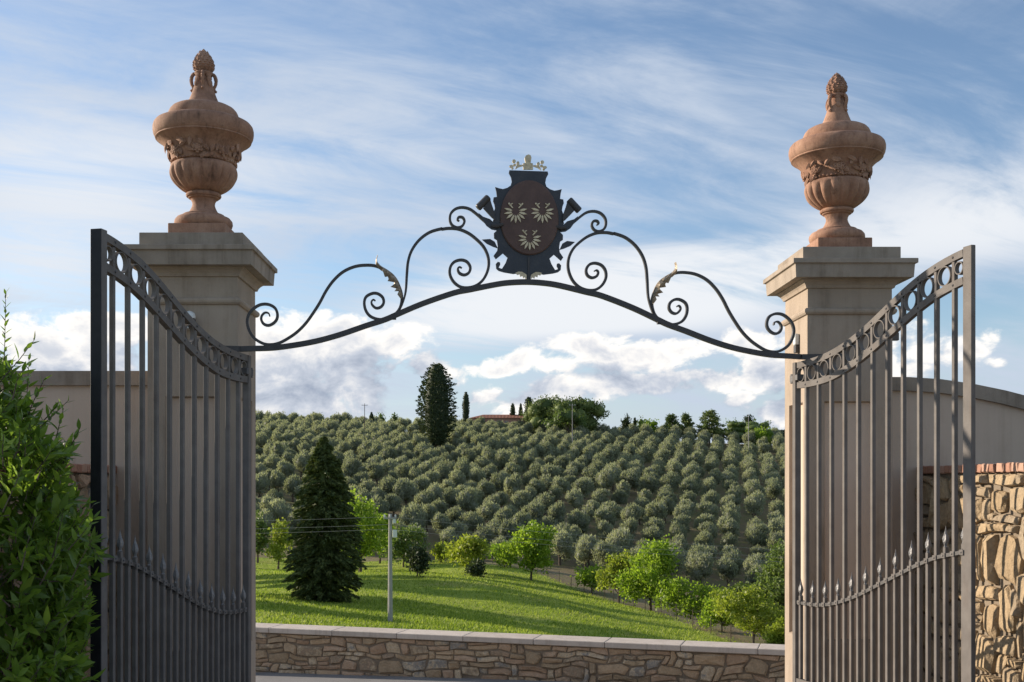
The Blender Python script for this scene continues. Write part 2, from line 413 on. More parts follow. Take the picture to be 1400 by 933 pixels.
class MB:
    def __init__(s):
        s.V, s.F = [], []
    def add(s, V, F):
        n = len(s.V)
        s.V += [tuple(v) for v in V]
        s.F += [tuple(i + n for i in f) for f in F]
        return s
    def box(s, a, b):
        x0, y0, z0 = a
        x1, y1, z1 = b
        V = [(x0, y0, z0), (x1, y0, z0), (x1, y1, z0), (x0, y1, z0), (x0, y0, z1), (x1, y0, z1), (x1, y1, z1), (x0, y1, z1)]
        return s.add(V, [(3, 2, 1, 0), (4, 5, 6, 7), (0, 1, 5, 4), (1, 2, 6, 5), (2, 3, 7, 6), (3, 0, 4, 7)])
    def bbox(s, a, b, c=.004):
        """box with chamfered edges"""
        x0, y0, z0 = a
        x1, y1, z1 = b
        V, idx = [], {}
        for ix, x in enumerate((x0, x1)):
            for iy, y in enumerate((y0, y1)):
                for iz, z in enumerate((z0, z1)):
                    sx_, sy_, sz_ = (1 if ix == 0 else -1), (1 if iy == 0 else -1), (1 if iz == 0 else -1)
                    for ax in range(3):
                        p = [x + sx_ * c, y + sy_ * c, z + sz_ * c]
                        p[ax] = (x, y, z)[ax]
                        idx[(ix, iy, iz, ax)] = len(V)
                        V.append(tuple(p))
        F = []
        for i in (0, 1):
            a_ = [idx[(i, 0, 0, 0)], idx[(i, 1, 0, 0)], idx[(i, 1, 1, 0)], idx[(i, 0, 1, 0)]]
            b_ = [idx[(0, i, 0, 1)], idx[(0, i, 1, 1)], idx[(1, i, 1, 1)], idx[(1, i, 0, 1)]]
            c_ = [idx[(0, 0, i, 2)], idx[(1, 0, i, 2)], idx[(1, 1, i, 2)], idx[(0, 1, i, 2)]]
            for q in (a_, b_, c_):
                F.append(q if i else q[::-1])
            for j in (0, 1):
                F.append((idx[(0, i, j, 1)], idx[(1, i, j, 1)], idx[(1, i, j, 2)], idx[(0, i, j, 2)]))
                F.append((idx[(i, 0, j, 0)], idx[(i, 1, j, 0)], idx[(i, 1, j, 2)], idx[(i, 0, j, 2)]))
                F.append((idx[(i, j, 0, 0)], idx[(i, j, 1, 0)], idx[(i, j, 1, 1)], idx[(i, j, 0, 1)]))
                for k in (0, 1):
                    F.append((idx[(i, j, k, 0)], idx[(i, j, k, 1)], idx[(i, j, k, 2)]))
        return s.add(V, F)
    def prism(s, poly, fn, t0, t1):
        """extrude a 2D polygon; fn(u, v, t) -> point"""
        n = len(poly)
        V = [fn(u, v, t0) for u, v in poly] + [fn(u, v, t1) for u, v in poly]
        F = [tuple(range(n))[::-1], tuple(range(n, 2 * n))] + [(i, (i + 1) % n, n + (i + 1) % n, n + i) for i in range(n)]
        return s.add(V, F)
    def lathe(s, prof, seg=32, rf=None, cen=(0, 0, 0)):
        V, F = [], []
        for j, (r, z) in enumerate(prof):
            for i in range(seg):
                a = 2 * PI * i / seg
                q = r if rf is None else rf(r, z, a)
                V.append((cen[0] + q * math.cos(a), cen[1] + q * math.sin(a), cen[2] + z))
        for j in range(len(prof) - 1):
            for i in range(seg):
                k = (i + 1) % seg
                F.append((j * seg + i, j * seg + k, (j + 1) * seg + k, (j + 1) * seg + i))
        n = len(V)
        V.append((cen[0], cen[1], cen[2] + prof[0][1]))
        V.append((cen[0], cen[1], cen[2] + prof[-1][1]))
        L = (len(prof) - 1) * seg
        for i in range(seg):
            k = (i + 1) % seg
            F.append((n, k, i))
            F.append((n + 1, L + i, L + k))
        return s.add(V, F)
    def sqlathe(s, prof):
        """square mouldings: profile of (half-width, z)"""
        V, F = [], []
        for h, z in prof:
            V += [(-h, -h, z), (h, -h, z), (h, h, z), (-h, h, z)]
        for j in range(len(prof) - 1):
            for i in range(4):
                k = (i + 1) % 4
                F.append((4 * j + i, 4 * j + k, 4 * j + 4 + k, 4 * j + 4 + i))
        n = len(prof) - 1
        F += [(3, 2, 1, 0), (4 * n, 4 * n + 1, 4 * n + 2, 4 * n + 3)]
        return s.add(V, F)
    def tube(s, pts, rads, seg=6):
        pts = [Vector(p) for p in pts]
        if not hasattr(rads, '__len__'):
            rads = [rads] * len(pts)
        n0 = len(s.V)
        up = Vector((0.13, .2, 1)).normalized()
        V, F = [], []
        for i, p in enumerate(pts):
            t = (pts[min(i + 1, len(pts) - 1)] - pts[max(i - 1, 0)])
            t = t.normalized() if t.length > 1e-9 else Vector((0, 0, 1))
            a = t.cross(up)
            if a.length < 1e-3:
                a = t.cross(Vector((1, 0, 0)))
            a.normalize()
            b = a.cross(t)
            for k in range(seg):
                q = 2 * PI * k / seg
                V.append(tuple(p + (a * math.cos(q) + b * math.sin(q)) * rads[i]))
        for i in range(len(pts) - 1):
            for k in range(seg):
                l = (k + 1) % seg
                F.append((i * seg + k, i * seg + l, (i + 1) * seg + l, (i + 1) * seg + k))
        F.append(tuple(range(seg))[::-1])
        F.append(tuple(range((len(pts) - 1) * seg, len(pts) * seg)))
        return s.add(V, F)
    def band(s, pts, w, fn, t0, t1):
        """flat bar following a 2D path: in-plane width w (number or list), depth t0..t1"""
        n = len(pts)
        w = w if hasattr(w, '__len__') else [w] * n
        V, F = [], []
        for i, (x, y) in enumerate(pts):
            a, b = pts[max(i - 1, 0)], pts[min(i + 1, n - 1)]
            tx, ty = b[0] - a[0], b[1] - a[1]
            L = math.hypot(tx, ty) or 1
            nx, ny = -ty / L * w[i] / 2, tx / L * w[i] / 2
            V += [fn(x + nx, y + ny, t0), fn(x - nx, y - ny, t0), fn(x - nx, y - ny, t1), fn(x + nx, y + ny, t1)]
        for i in range(n - 1):
            for k in range(4):
                l = (k + 1) % 4
                F.append((4 * i + k, 4 * i + l, 4 * i + 4 + l, 4 * i + 4 + k))
        F += [(3, 2, 1, 0), (4 * n - 4, 4 * n - 3, 4 * n - 2, 4 * n - 1)]
        return s.add(V, F)
    def blob(s, cen, rx, ry, rz, mat3=None, seg=8, rings=6, jit=0.0, rnd=R):
        V, F = [], []
        cen = Vector(cen)
        for j in range(rings + 1):
            th = PI * j / rings
            for i in range(seg):
                a = 2 * PI * i / seg
                q = 1 + rnd.uniform(-jit, jit)
                p = Vector((rx * math.sin(th) * math.cos(a) * q, ry * math.sin(th) * math.sin(a) * q, rz * math.cos(th) * q))
                if mat3 is not None:
                    p = mat3 @ p
                V.append(tuple(cen + p))
        for j in range(rings):
            for i in range(seg):
                k = (i + 1) % seg
                F.append((j * seg + i, (j + 1) * seg + i, (j + 1) * seg + k, j * seg + k))
        return s.add(V, F)
    def build(s, name, mat, parent=None, smooth=False, **kw):
        return link(name, mesh_data(name, s.V, s.F, mat, smooth), parent, **kw)

def catmull(P, k=5):
    out = []
    n = len(P)
    for i in range(n - 1):
        p0, p1, p2, p3 = P[max(i - 1, 0)], P[i], P[i + 1], P[min(i + 2, n - 1)]
        for j in range(k):
            t = j / k
            out.append(tuple(.5 * (2 * b + (c - a) * t + (2 * a - 5 * b + 4 * c - d) * t * t + (3 * b - a - 3 * c + d) * t ** 3)
                             for a, b, c, d in zip(p0, p1, p2, p3)))
    out.append(tuple(P[-1]))
    return out
def lerp_tab(tab, t):
    for (a, va), (b, vb) in zip(tab, tab[1:]):
        if t <= b:
            q = (t - a) / (b - a)
            return va + (vb - va) * q
    return tab[-1][1]

# ------------------------------------------------------------------ terrain
def Yw(X):
    """front line of the low stone wall"""
    return 17.0 - .315 * (max(-14, min(14, X)) + 3.43)
def drive_z(X, Y):
    zb = -1.22 + .024 * (max(-14, min(14, X)) + 3.43)
    t = max(0.0, min(1.0, (Y - 7.2) / (Yw(X) - 7.2)))
    return zb * (1 - (1 - t) ** 1.7)
def smax(a, b, k):
    h = max(0, min(1, .5 + .5 * (a - b) / k))
    return b + (a - b) * h + k * h * (1 - h)
def hill(X, Y):
    x = max(-140, min(170, X)) + 5.8
    t = (Y - 181) / 154
    if t < 0:
        z = .1 * (Y - 181)
    elif t < 1:
        z = 154 * (.186 * t - .027 * t * t)
    else:
        d = Y - 335
        z = 154 * .159 + (.14 * d - .002 * d * d if d < 40 else 2.4 - .02 * (min(d, 1500) - 40))
    tt = max(0, min(1, t))
    return -11.5 + z - (.07 - .035 * tt) * x
def meadow(X, Y):
    sp = 4 * math.log(1 + math.exp(max(-30, min(30, X / 4))))
    und = .6 * math.sin(X * .12 + Y * .05) * math.sin(Y * .09 + 1) + .12 * math.sin(X * .45 + Y * .2)
    return -8.3 - .03 * (Y - 70) - .14 * min(sp, 60) + und * min(1, max(0, (Y - 55) / 20))
def terr(X, Y):
    """ground height (absolute)"""
    v = Y - Yw(X)
    if v < .3:
        return drive_z(X, Y) - .12
    if Y > 62:
        return EYE + smax(meadow(X, Y), hill(X, Y), 1.6)
    z1 = EYE + smax(meadow(X, 62), hill(X, 62), 1.6)
    t = (Y - Yw(X)) / (62 - Yw(X))
    return -2.9 + (z1 + 2.9) * t
FENCE = [(-80, 172), (-33, 165), (-6, 157), (5.5, 142), (12.5, 117), (15.0, 96), (19, 70), (24, 50), (40, 30)]
def grass_side(X, Y):
    """signed distance to the meadow edge, positive on the meadow"""
    best, sign = 1e9, 1
    for (ax, ay), (bx, by) in zip(FENCE, FENCE[1:]):
        dx, dy = bx - ax, by - ay
        t = max(0, min(1, ((X - ax) * dx + (Y - ay) * dy) / (dx * dx + dy * dy)))
        qx, qy = X - ax - dx * t, Y - ay - dy * t
        d = math.hypot(qx, qy)
        if d < best:
            best = d
            sign = -1 if (dx * qy - dy * qx) > 0 else 1
    return best * sign
def axis(segs):
    out = []
    for a, b, st in segs:
        n = max(1, round((b - a) / st))
        out += [a + (b - a) * i / n for i in range(n)]
    return out + [segs[-1][1]]
gx = axis([(-3000, -400, 260), (-400, -120, 40), (-120, -50, 7), (-50, 70, 2.0), (70, 130, 6), (130, 500, 45), (500, 3000, 250)])
gv = axis([(-60, -12, 8), (-12, 0.02, 1.5)]) + [.40] + axis([(3, 45, 3), (45, 150, 2.0), (150, 380, 5), (380, 700, 30), (700, 6000, 400)])
TV, TF, TA = [], [], []
for v in gv:
    for x in gx:
        Y = Yw(x) + v
        TV.append((x, Y, terr(x, Y)))
        TA.append(max(0, min(1, .5 + grass_side(x, Y) / 4)))
nx = len(gx)
for j in range(len(gv) - 1):
    for i in range(nx - 1):
        TF.append((j * nx + i, j * nx + i + 1, (j + 1) * nx + i + 1, (j + 1) * nx + i))
me = mesh_data('terrain', TV, TF, 'terrain', True)
at = me.attributes.new('grass', 'FLOAT', 'POINT')
at.data.foreach_set('value', TA)
tag(link('terrain', me), kind='structure')

dv = MB()
dx_ = axis([(-14, 14, 1.0)])
dvv = axis([(-32, -8, 3), (-8, 0.03, .5)])
V = [(x, Yw(x) + v, drive_z(x, Yw(x) + v)) for v in dvv for x in dx_]
n = len(dx_)
dv.add(V, [(j * n + i, j * n + i + 1, (j + 1) * n + i + 1, (j + 1) * n + i) for j in range(len(dvv) - 1) for i in range(n - 1)])
tag(dv.build('driveway', 'road', smooth=True), kind='structure')

# ------------------------------------------------------------------ stonework
def pack(nw, nh, rnd, big=1.0):
    """irregular coursing: pack a grid of cells with random rectangles"""
    occ = [[False] * nh for _ in range(nw)]
    out = []
    for i in range(nw):
        for j in range(nh):
            if occ[i][j]:
                continue
            for _ in range(8):
                w = rnd.choice([1, 1, 2, 2, 2, 3, 3, 4]) if big <= 1 else rnd.choice([1, 1, 2, 2, 3])
                h = rnd.choice([1, 1, 2, 2, 3]) if big <= 1 else rnd.choice([1, 2, 2, 3, 3, 4])
                w, h = min(w, nw - i), min(h, nh - j)
                if w * h == 1 and rnd.random() < .8:
                    continue
                if all(not occ[a][b] for a in range(i, i + w) for b in range(j, j + h)):
                    break
            else:
                w = h = 1
                if j + 1 < nh and not occ[i][j + 1]:
                    h = 2
            for a in range(i, i + w):
                for b in range(j, j + h):
                    occ[a][b] = True
            out.append((i, j, w, h))
    return out
def stone_wall_face(parent, fn, length, height, cell, mat, seed, depth=.03, name='stone', amp=.35, big=1.0, zbase=None):
    """one object per stone; fn(u, v, d) -> local point, d outward"""
    rnd = random.Random(seed)
    nw, nh = round(length / cell), max(1, round(height / (cell * .75)))
    cw, chh = length / nw, height / nh
    def warp(u, v):
        p = Vector((u * 3.1 + seed, v * 4.3, seed * .7))
        du = noise.noise(p) * amp * cw
        dv_ = noise.noise(p + Vector((9, 4, 2))) * amp * chh
        e = min(1, u / cw, (length - u) / cw)
        ev = min(1, v / chh, (height - v) / chh)
        return u + du * max(e, 0), v + dv_ * max(ev, 0)
    for (i, j, w, h) in pack(nw, nh, rnd, big):
        g = .0025
        u0, u1, v0, v1 = i * cw + g, (i + w) * cw - g, j * chh + g, (j + h) * chh - g
        cu, cv = (u0 + u1) / 2, (v0 + v1) / 2
        c = .20 * min(u1 - u0, v1 - v0)
        ju = lambda q=1.0: rnd.uniform(0, c * q)
        ring = [(u0 + ju(), v0 + ju(.5)), (cu + rnd.uniform(-1, 1) * (u1 - u0) * .2, v0 + ju(.25)), (u1 - ju(), v0 + ju()),
                (u1 - ju(.25), cv + rnd.uniform(-1, 1) * (v1 - v0) * .2), (u1 - ju(), v1 - ju()), (cu + rnd.uniform(-1, 1) * (u1 - u0) * .25, v1 - ju(.25)),
                (u0 + ju(), v1 - ju()), (u0 + ju(.25), cv + rnd.uniform(-1, 1) * (v1 - v0) * .2)]
        ring = [warp(*p) for p in ring]
        cu = sum(p[0] for p in ring) / 8
        cv = sum(p[1] for p in ring) / 8
        dd = depth * rnd.uniform(.5, 1.25)
        tu, tv = rnd.uniform(-.35, .35) * dd, rnd.uniform(-.35, .35) * dd
        V, Fc = [], []
        for u, v in ring:
            V.append(fn(u, v, -.03))
        for u, v in ring:
            V.append(fn(u + (cu - u) * .03, v + (cv - v) * .03, dd * rnd.uniform(.25, .55)))
        for u, v in ring:
            q = rnd.uniform(.16, .34)
            su, sv = (u - cu) / max(.01, u1 - u0), (v - cv) / max(.01, v1 - v0)
            V.append(fn(u + (cu - u) * q, v + (cv - v) * q, dd * rnd.uniform(.8, 1.1) + tu * su * 2 + tv * sv * 2))
        V.append(fn(cu + rnd.uniform(-.2, .2) * (u1 - u0), cv, dd * rnd.uniform(.9, 1.15)))
        for k in range(8):
            l = (k + 1) % 8
            Fc += [(k, l, 8 + l, 8 + k), (8 + k, 8 + l, 16 + l, 16 + k), (16 + k, 16 + l, 24)]
        link(name, mesh_data(name, V, Fc, mat), parent)

# low retaining wall across the drive
XL, XR = -7.0, 8.2
ang = math.atan(-.315)
wl = (XR - XL) / math.cos(ang)
ud = Vector((math.cos(ang), math.sin(ang), 0))
nd_ = Vector((math.sin(ang), -math.cos(ang), 0))            # outward, towards the drive
lw = thing('low_stone_wall', 'long low rubble stone wall with pale coping along the far side of the drive', 'wall', (XL, Yw(XL), -1.5))
def lwf(u, v, d, z0=-1.5):
    p = ud * u + nd_ * d
    return (p.x, p.y, v)
TOPZ = EYE - 2.147
def lw_box(u0, u1, d0, d1, z0, z1, mb, c=.006):
    m2 = MB().bbox((u0, d0, z0), (u1, d1, z1), c)
    mb.add([lwf(x, z, y) for x, y, z in m2.V], m2.F)
b = MB()
lw_box(0, wl, -.43, -.012, -1.9, TOPZ + 1.5 - .075, b)
b.build('wall_core', 'mortar', lw)
stone_wall_face(lw, lambda u, v, d: lwf(u, v + .06, d - .012), wl, TOPZ + 1.5 - .085 - .06, .102, 'stone', 5, .034, amp=1.0)
u = 0
while u < wl - .1:
    L = min(1.02 + R.uniform(-.03, .03), wl - u)
    b = MB()
    lw_box(u + .003, u + L - .003, -.45, .045, TOPZ + 1.5 - .078, TOPZ + 1.5, b, .008)
    b.build('coping_slab', 'coping', lw)
    u += L

def side_wall(label, xface, sgn, y0, y1, seed, mat):
    """waist-high stone wall running towards the camera, capped with bricks; face looks to -sgn"""
    w = thing('stone_side_wall', label, 'wall', (xface, y0, 0))
    L = y1 - y0
    H = 1.665
    fn = lambda u, v, d: (-sgn * d, u, v)
    MB().bbox((min(.012 * sgn, .40 * sgn), 0, -.1), (max(.012 * sgn, .40 * sgn), L, H - .002)).build('wall_core', 'mortar', w)
    stone_wall_face(w, fn, L, H - .005, .112, mat, seed, .040, amp=.9, big=2)
    n = round(L / .105)
    me = []
    for k in range(4):
        bb = MB().bbox((-.2 - .028, .004, 0), (.2 + .02, .098, .058), .006)
        bb.V = [(x + R.uniform(-.003, .003), y + R.uniform(-.003, .003), z + R.uniform(-.003, .003)) for x, y, z in bb.V]
        me.append(mesh_data('brick', bb.V, bb.F, 'brick'))
    MB().box((min(sgn * .0, sgn * .39), .01, H), (max(sgn * .0, sgn * .39), L, H + .045)).build('mortar_bed', 'mortar', w)
    for k in range(n):
        o = link('brick', R.choice(me), w, (sgn * .2, k * L / n, H + R.uniform(0, .003)))
        o.scale = (sgn, (L / n) / .105, 1)
    return w
side_wall('sunlit golden rubble side wall with brick capping behind the right gate leaf', 3.38, 1, 4.2, 8.83, 11, 'stone_warm')
side_wall('shaded rubble side wall with brick capping half hidden by the leafy bush', -2.70, -1, 4.6, 8.35, 23, 'stone')

# plastered wing walls
def wing(label, x0, x1, y, drop):
    w = thing('plastered_wing_wall', label, 'wall', (x0, y, 0))
    n = 26
    s = 1 if x1 > x0 else -1
    xs = [abs(x1 - x0) * i / n for i in range(n + 1)]
    top = [EYE + .815 - drop(x) for x in xs]
    b = MB()
    poly = [(0, -.2), (xs[-1], -.2)] + [(x, t - .105) for x, t in zip(xs[::-1], top[::-1])]
    b.prism(poly, lambda u, v, t: (s * u, t, v), 0, .30)
    b.build('wall_body', 'plaster', w)
    b = MB()
    b.band([(x, t - .0525) for x, t in zip(xs, top)], .105, lambda u, v, t: (s * u, t, v), -.035, .335)
    b.build('coping', 'capstone', w)
    return w
wing('flat-topped plaster wing wall left of the gate behind the leafy bush', -2.354, -9.5, 8.36, lambda x: 0)
wing('plaster wing wall right of the gate whose coping curves down to the right', 3.03, 9.5, 8.84,
     lambda x: .0 if x < .25 else (.155 * ((x - .25) / .95) ** 1.7 if x < 2.4 else .62 + 0 * x))

# ------------------------------------------------------------------ pillars and urns
HW = .316
def make_pillar(loc):
    p = thing('gate_pillar', 'x', 'pillar', loc)
    z0, z1 = -.02, 2.848
    pm, pz0, pz1, rd = HW - .125, .42, 2.205, .032
    V, F = [], []
    pan = []
    for k in range(4):
        a = k * PI / 2
        c, s = round(math.cos(a)), round(math.sin(a))
        def P(u, dd, z):
            return (c * u - s * (-dd), s * u + c * (-dd), z)
        o = [P(-HW, HW, z0), P(HW, HW, z0), P(HW, HW, z1), P(-HW, HW, z1)]
        i1 = [P(-pm, HW, pz0), P(pm, HW, pz0), P(pm, HW, pz1), P(-pm, HW, pz1)]
        q = pm - .012
        i2 = [P(-q, HW - rd, pz0 + .012), P(q, HW - rd, pz0 + .012), P(q, HW - rd, pz1 - .012), P(-q, HW - rd, pz1 - .012)]
        n = len(V)
        V += o + i1 + i2
        for j in range(4):
            l = (j + 1) % 4
            F += [(n + j, n + l, n + 4 + l, n + 4 + j), (n + 4 + j, n + 4 + l, n + 8 + l, n + 8 + j)]
        pan.append(i2)
    n = len(V)
    MBs = MB().add(V, F)
    MBs.build('shaft', 'lime', p)
    for i2 in pan:
        MB().add(i2, [(0, 1, 2, 3)]).build('recessed_panel', 'plaster', p)
    MB().sqlathe([(HW, 2.846), (HW + .014, 2.850), (HW + .024, 2.862), (HW + .027, 2.874), (HW + .024, 2.886), (HW + .012, 2.896), (HW, 2.899)]).build('astragal', 'lime', p)
    MB().sqlathe([(HW - .003, 2.897), (HW - .003, 3.045)]).build('frieze', 'lime', p)
    MB().sqlathe([(HW - .001, 3.043), (HW + .012, 3.045), (HW + .014, 3.052), (HW + .02, 3.066), (HW + .034, 3.084), (HW + .05, 3.096), (HW + .056, 3.099), (HW + .056, 3.107)]).build('bed_moulding', 'lime', p)
    o_ = .14
    MB().sqlathe([(HW + o_ - .028, 3.1065), (HW + o_ - .024, 3.108), (HW + o_ - .018, 3.200), (HW + o_ - .014, 3.206), (HW + o_ - .002, 3.208), (HW + o_, 3.211), (HW + o_, 3.240), (HW + o_ - .003, 3.243)]).build('cornice', 'capstone', p)
    MB().sqlathe([(HW + .045, 3.2435), (HW + .045, 3.341), (HW + .042, 3.344)]).build('cap_block', 'capstone', p)
    return p
PL = make_pillar((-1.718 - HW, 8.0 + HW, 0))
PR = dup_tree(PL)
PR.location = (2.413 + HW, 8.48 + HW, 0)
PL['label'] = 'left square stone gate pillar nearer the leafy bush'
PR['label'] = 'right square stone gate pillar with sunlit inner side'
PL['group'] = PR['group'] = 'stone pillars flanking the gate'

def make_urn(loc):
    u = thing('stone_urn', 'x', 'urn', loc)
    E0 = 1.744                                                    # heights measured above eye level, minus E0 = local
    Z = lambda z: z - E0
    MB().bbox((-.205, -.205, 0.001), (.205, .205, Z(1.846)), .004).build('plinth', 'terra', u)
    foot = [(.19, 1.8465), (.203, 1.862), (.209, 1.882), (.206, 1.902), (.190, 1.922), (.165, 1.933), (.150, 1.936), (.148, 1.946), (.128, 1.950),
            (.112, 1.958), (.098, 1.975), (.086, 2.0), (.080, 2.02), (.083, 2.04), (.093, 2.058), (.108, 2.066), (.110, 2.074), (.122, 2.077),
            (.127, 2.087), (.125, 2.098), (.116, 2.104), (.112, 2.110)]
    MB().lathe([(r, Z(z)) for r, z in foot], 48).build('foot', 'terra', u, True)
    NG = 18
    def gad(r, z, a):
        t = (z + E0 - 2.106) / (2.288 - 2.106)
        t = max(0, min(1, t))
        k = math.sin(PI * min(1, t * 1.02)) ** .6 if 0 < t < 1 else 0
        c = abs(math.sin(a * NG / 2))
        return r * (1 + .16 * k * (c ** .5 - .70))
    bowl = [(.105, 2.104)] + [(.106 + .130 * math.sin(min(1, t) * PI / 2 * 1.05) ** .75, 2.106 + .172 * t ** 1.15) for t in [i / 14 for i in range(1, 15)]]
    bowl += [(.236, 2.286), (.232, 2.298), (.222, 2.308), (.205, 2.312)]
    MB().lathe([(r, Z(z)) for r, z in bowl], 160, gad).build('gadrooned_bowl', 'terra', u, True)
    neck = [(.205, 2.309), (.222, 2.316), (.227, 2.340), (.236, 2.370), (.250, 2.400), (.268, 2.427), (.290, 2.450), (.312, 2.468), (.327, 2.478), (.331, 2.481)]
    MB().lathe([(r, Z(z)) for r, z in neck], 64).build('neck', 'terra', u, True)
    # garland relief
    g = MB()
    rr = random.Random(3)
    def on(a, z, r, tilt):
        m = Matrix.Rotation(a, 3, 'Z') @ Matrix.Rotation(PI / 2, 3, 'Y')
        sp = Matrix.Rotation(tilt, 3, 'Z')
        return Vector((r * math.cos(a), r * math.sin(a), Z(z))), m @ sp
    for k in range(60):
        a = 2 * PI * (k + rr.uniform(-.3, .3)) / 60
        z = rr.uniform(2.325, 2.440)
        r = lerp_tab([(2.309, .222), (2.340, .227), (2.370, .236), (2.400, .250), (2.427, .268), (2.46, .30)], z) + .003
        tilt = rr.uniform(-1.2, 1.2)
        c, m = on(a, z, r, tilt)
        # leaf: ridged lens, bent outward
        L, w, h = rr.uniform(.034, .056), rr.uniform(.015, .024), .013
        V = []
        for (x, y, hh) in [(-L, 0, -.2), (-L * .4, w, 0), (-L * .4, 0, .9), (-L * .4, -w, 0), (L * .4, w * .8, .2), (L * .4, 0, 1.1), (L * .4, -w * .8, .2), (L, 0, .7)]:
            V.append(tuple(c + m @ Vector((x, y, hh * h))))
        g.add(V, [(0, 1, 2), (0, 2, 3), (1, 4, 5, 2), (2, 5, 6, 3), (4, 7, 5), (5, 7, 6), (0, 3, 1), (1, 3, 6, 4), (4, 6, 7)])
    for k in range(8):
        a = 2 * PI * k / 8 - PI / 2 + .06
        c, m = on(a, 2.380, .238, 0)
        for ring, (rd_, hh) in enumerate([(.038, .002), (.027, .008), (.015, .012)]):
            for q in range(7):
                qa = q * 2 * PI / 7 + ring * .5
                cc_ = c + m @ Vector((math.cos(qa) * rd_, math.sin(qa) * rd_, hh))
                g.blob(cc_, .014, .010, .010, m @ Matrix.Rotation(qa + PI / 2, 3, 'Z'), 6, 4)
        g.blob(c + m @ Vector((0, 0, .012)), .011, .011, .010, m, 6, 4)
    for k in range(46):
        a = 2 * PI * (k + .5) / 46
        c, m = on(a, 2.318 + rr.uniform(0, .010), .224, 0)
        g.blob(c, .008, .012, .012, m, 6, 4)
    g.build('garland', 'terra', u, True)
    rim = [(.316, 2.478), (.334, 2.482), (.342, 2.489), (.340, 2.497), (.346, 2.503), (.354, 2.519), (.359, 2.544), (.359, 2.570), (.353, 2.592), (.340, 2.608), (.318, 2.619),
           (.290, 2.625), (.262, 2.627), (.255, 2.630), (.255, 2.654), (.250, 2.676), (.240, 2.698), (.224, 2.716), (.204, 2.727), (.182, 2.731), (.178, 2.736), (.150, 2.738), (.126, 2.741),
           (.117, 2.756), (.104, 2.780), (.088, 2.820), (.075, 2.860), (.064, 2.900), (.056, 2.930), (.050, 2.955), (.045, 2.975)]
    MB().lathe([(r, Z(z)) for r, z in rim], 72).build('lid', 'terra', u, True)
    # finial: acanthus collar and pine cone
    g = MB()
    for k in range(4):
        a = PI / 2 * k + PI / 4 * 0 + .15
        ca, sa = math.cos(a), math.sin(a)
        P = [(.048, 2.965), (.066, 2.975), (.080, 2.960), (.088, 2.930), (.084, 2.898), (.074, 2.876), (.078, 2.858), (.092, 2.846)]
        P = catmull(P, 3)
        g.tube([(ca * r, sa * r, Z(z)) for r, z in P], [.014 - .008 * abs(i / len(P) - .35) for i in range(len(P))], 6)
        a2 = a + PI / 4
        ca, sa = math.cos(a2), math.sin(a2)
        m = Matrix.Rotation(a2, 3, 'Z')
        for zz_, rr_, s_ in [(2.955, .055, 1.0), (2.925, .060, 1.0), (2.893, .068, .8)]:
            g.blob((ca * rr_, sa * rr_, Z(zz_)), .012, .024 * s_, .024, m, 8, 6)
    g.lathe([(.05, Z(2.955)), (.064, Z(2.965)), (.068, Z(2.977)), (.062, Z(2.988)), (.05, Z(2.992))], 24)
    g.build('leaf_collar', 'terra', u, True)
    g = MB()
    cone = [(.045, 2.985), (.066, 3.000), (.076, 3.022), (.076, 3.046), (.068, 3.074), (.052, 3.102), (.034, 3.127), (.016, 3.147), (.003, 3.160)]
    g.lathe([(r * .96, Z(z)) for r, z in cone], 24)
    for row in range(9):
        z = 2.998 + row * .0165
        r = lerp_tab([(b, a) for a, b in cone], z)
        cnt = max(5, int(2 * PI * r / .034))
        for q in range(cnt):
            a = 2 * PI * (q + .5 * (row % 2)) / cnt
            m = Matrix.Rotation(a, 3, 'Z')
            c = Vector((r * math.cos(a), r * math.sin(a), Z(z)))
            V = [c + m @ Vector(p) for p in ((-.006, 0, -.014), (-.004, .015, 0), (-.006, 0, .018), (-.004, -.015, 0), (.0075, 0, -.001))]
            g.add(V, [(0, 1, 4), (1, 2, 4), (2, 3, 4), (3, 0, 4)])
    g.build('pine_cone', 'terra', u, True)
    return u
UL = make_urn((-1.718 - HW, 8.0 + HW, 3.344))
UL.rotation_euler = (0, 0, rad(0))
UR = dup_tree(UL)
UR.location = (2.413 + HW, 8.48 + HW, 3.344)
UL['label'] = 'lidded pink stone urn with pine cone finial standing on the left pillar'
UR['label'] = 'lidded pink stone urn with pine cone finial standing on the right pillar'
UL['group'] = UR['group'] = 'stone urns on the gate pillars'
# the copy shows its finial turned a little
for ch in UR.children:
    if ch.name.startswith(('leaf_collar', 'garland')):
        ch.rotation_euler = (0, 0, .5)

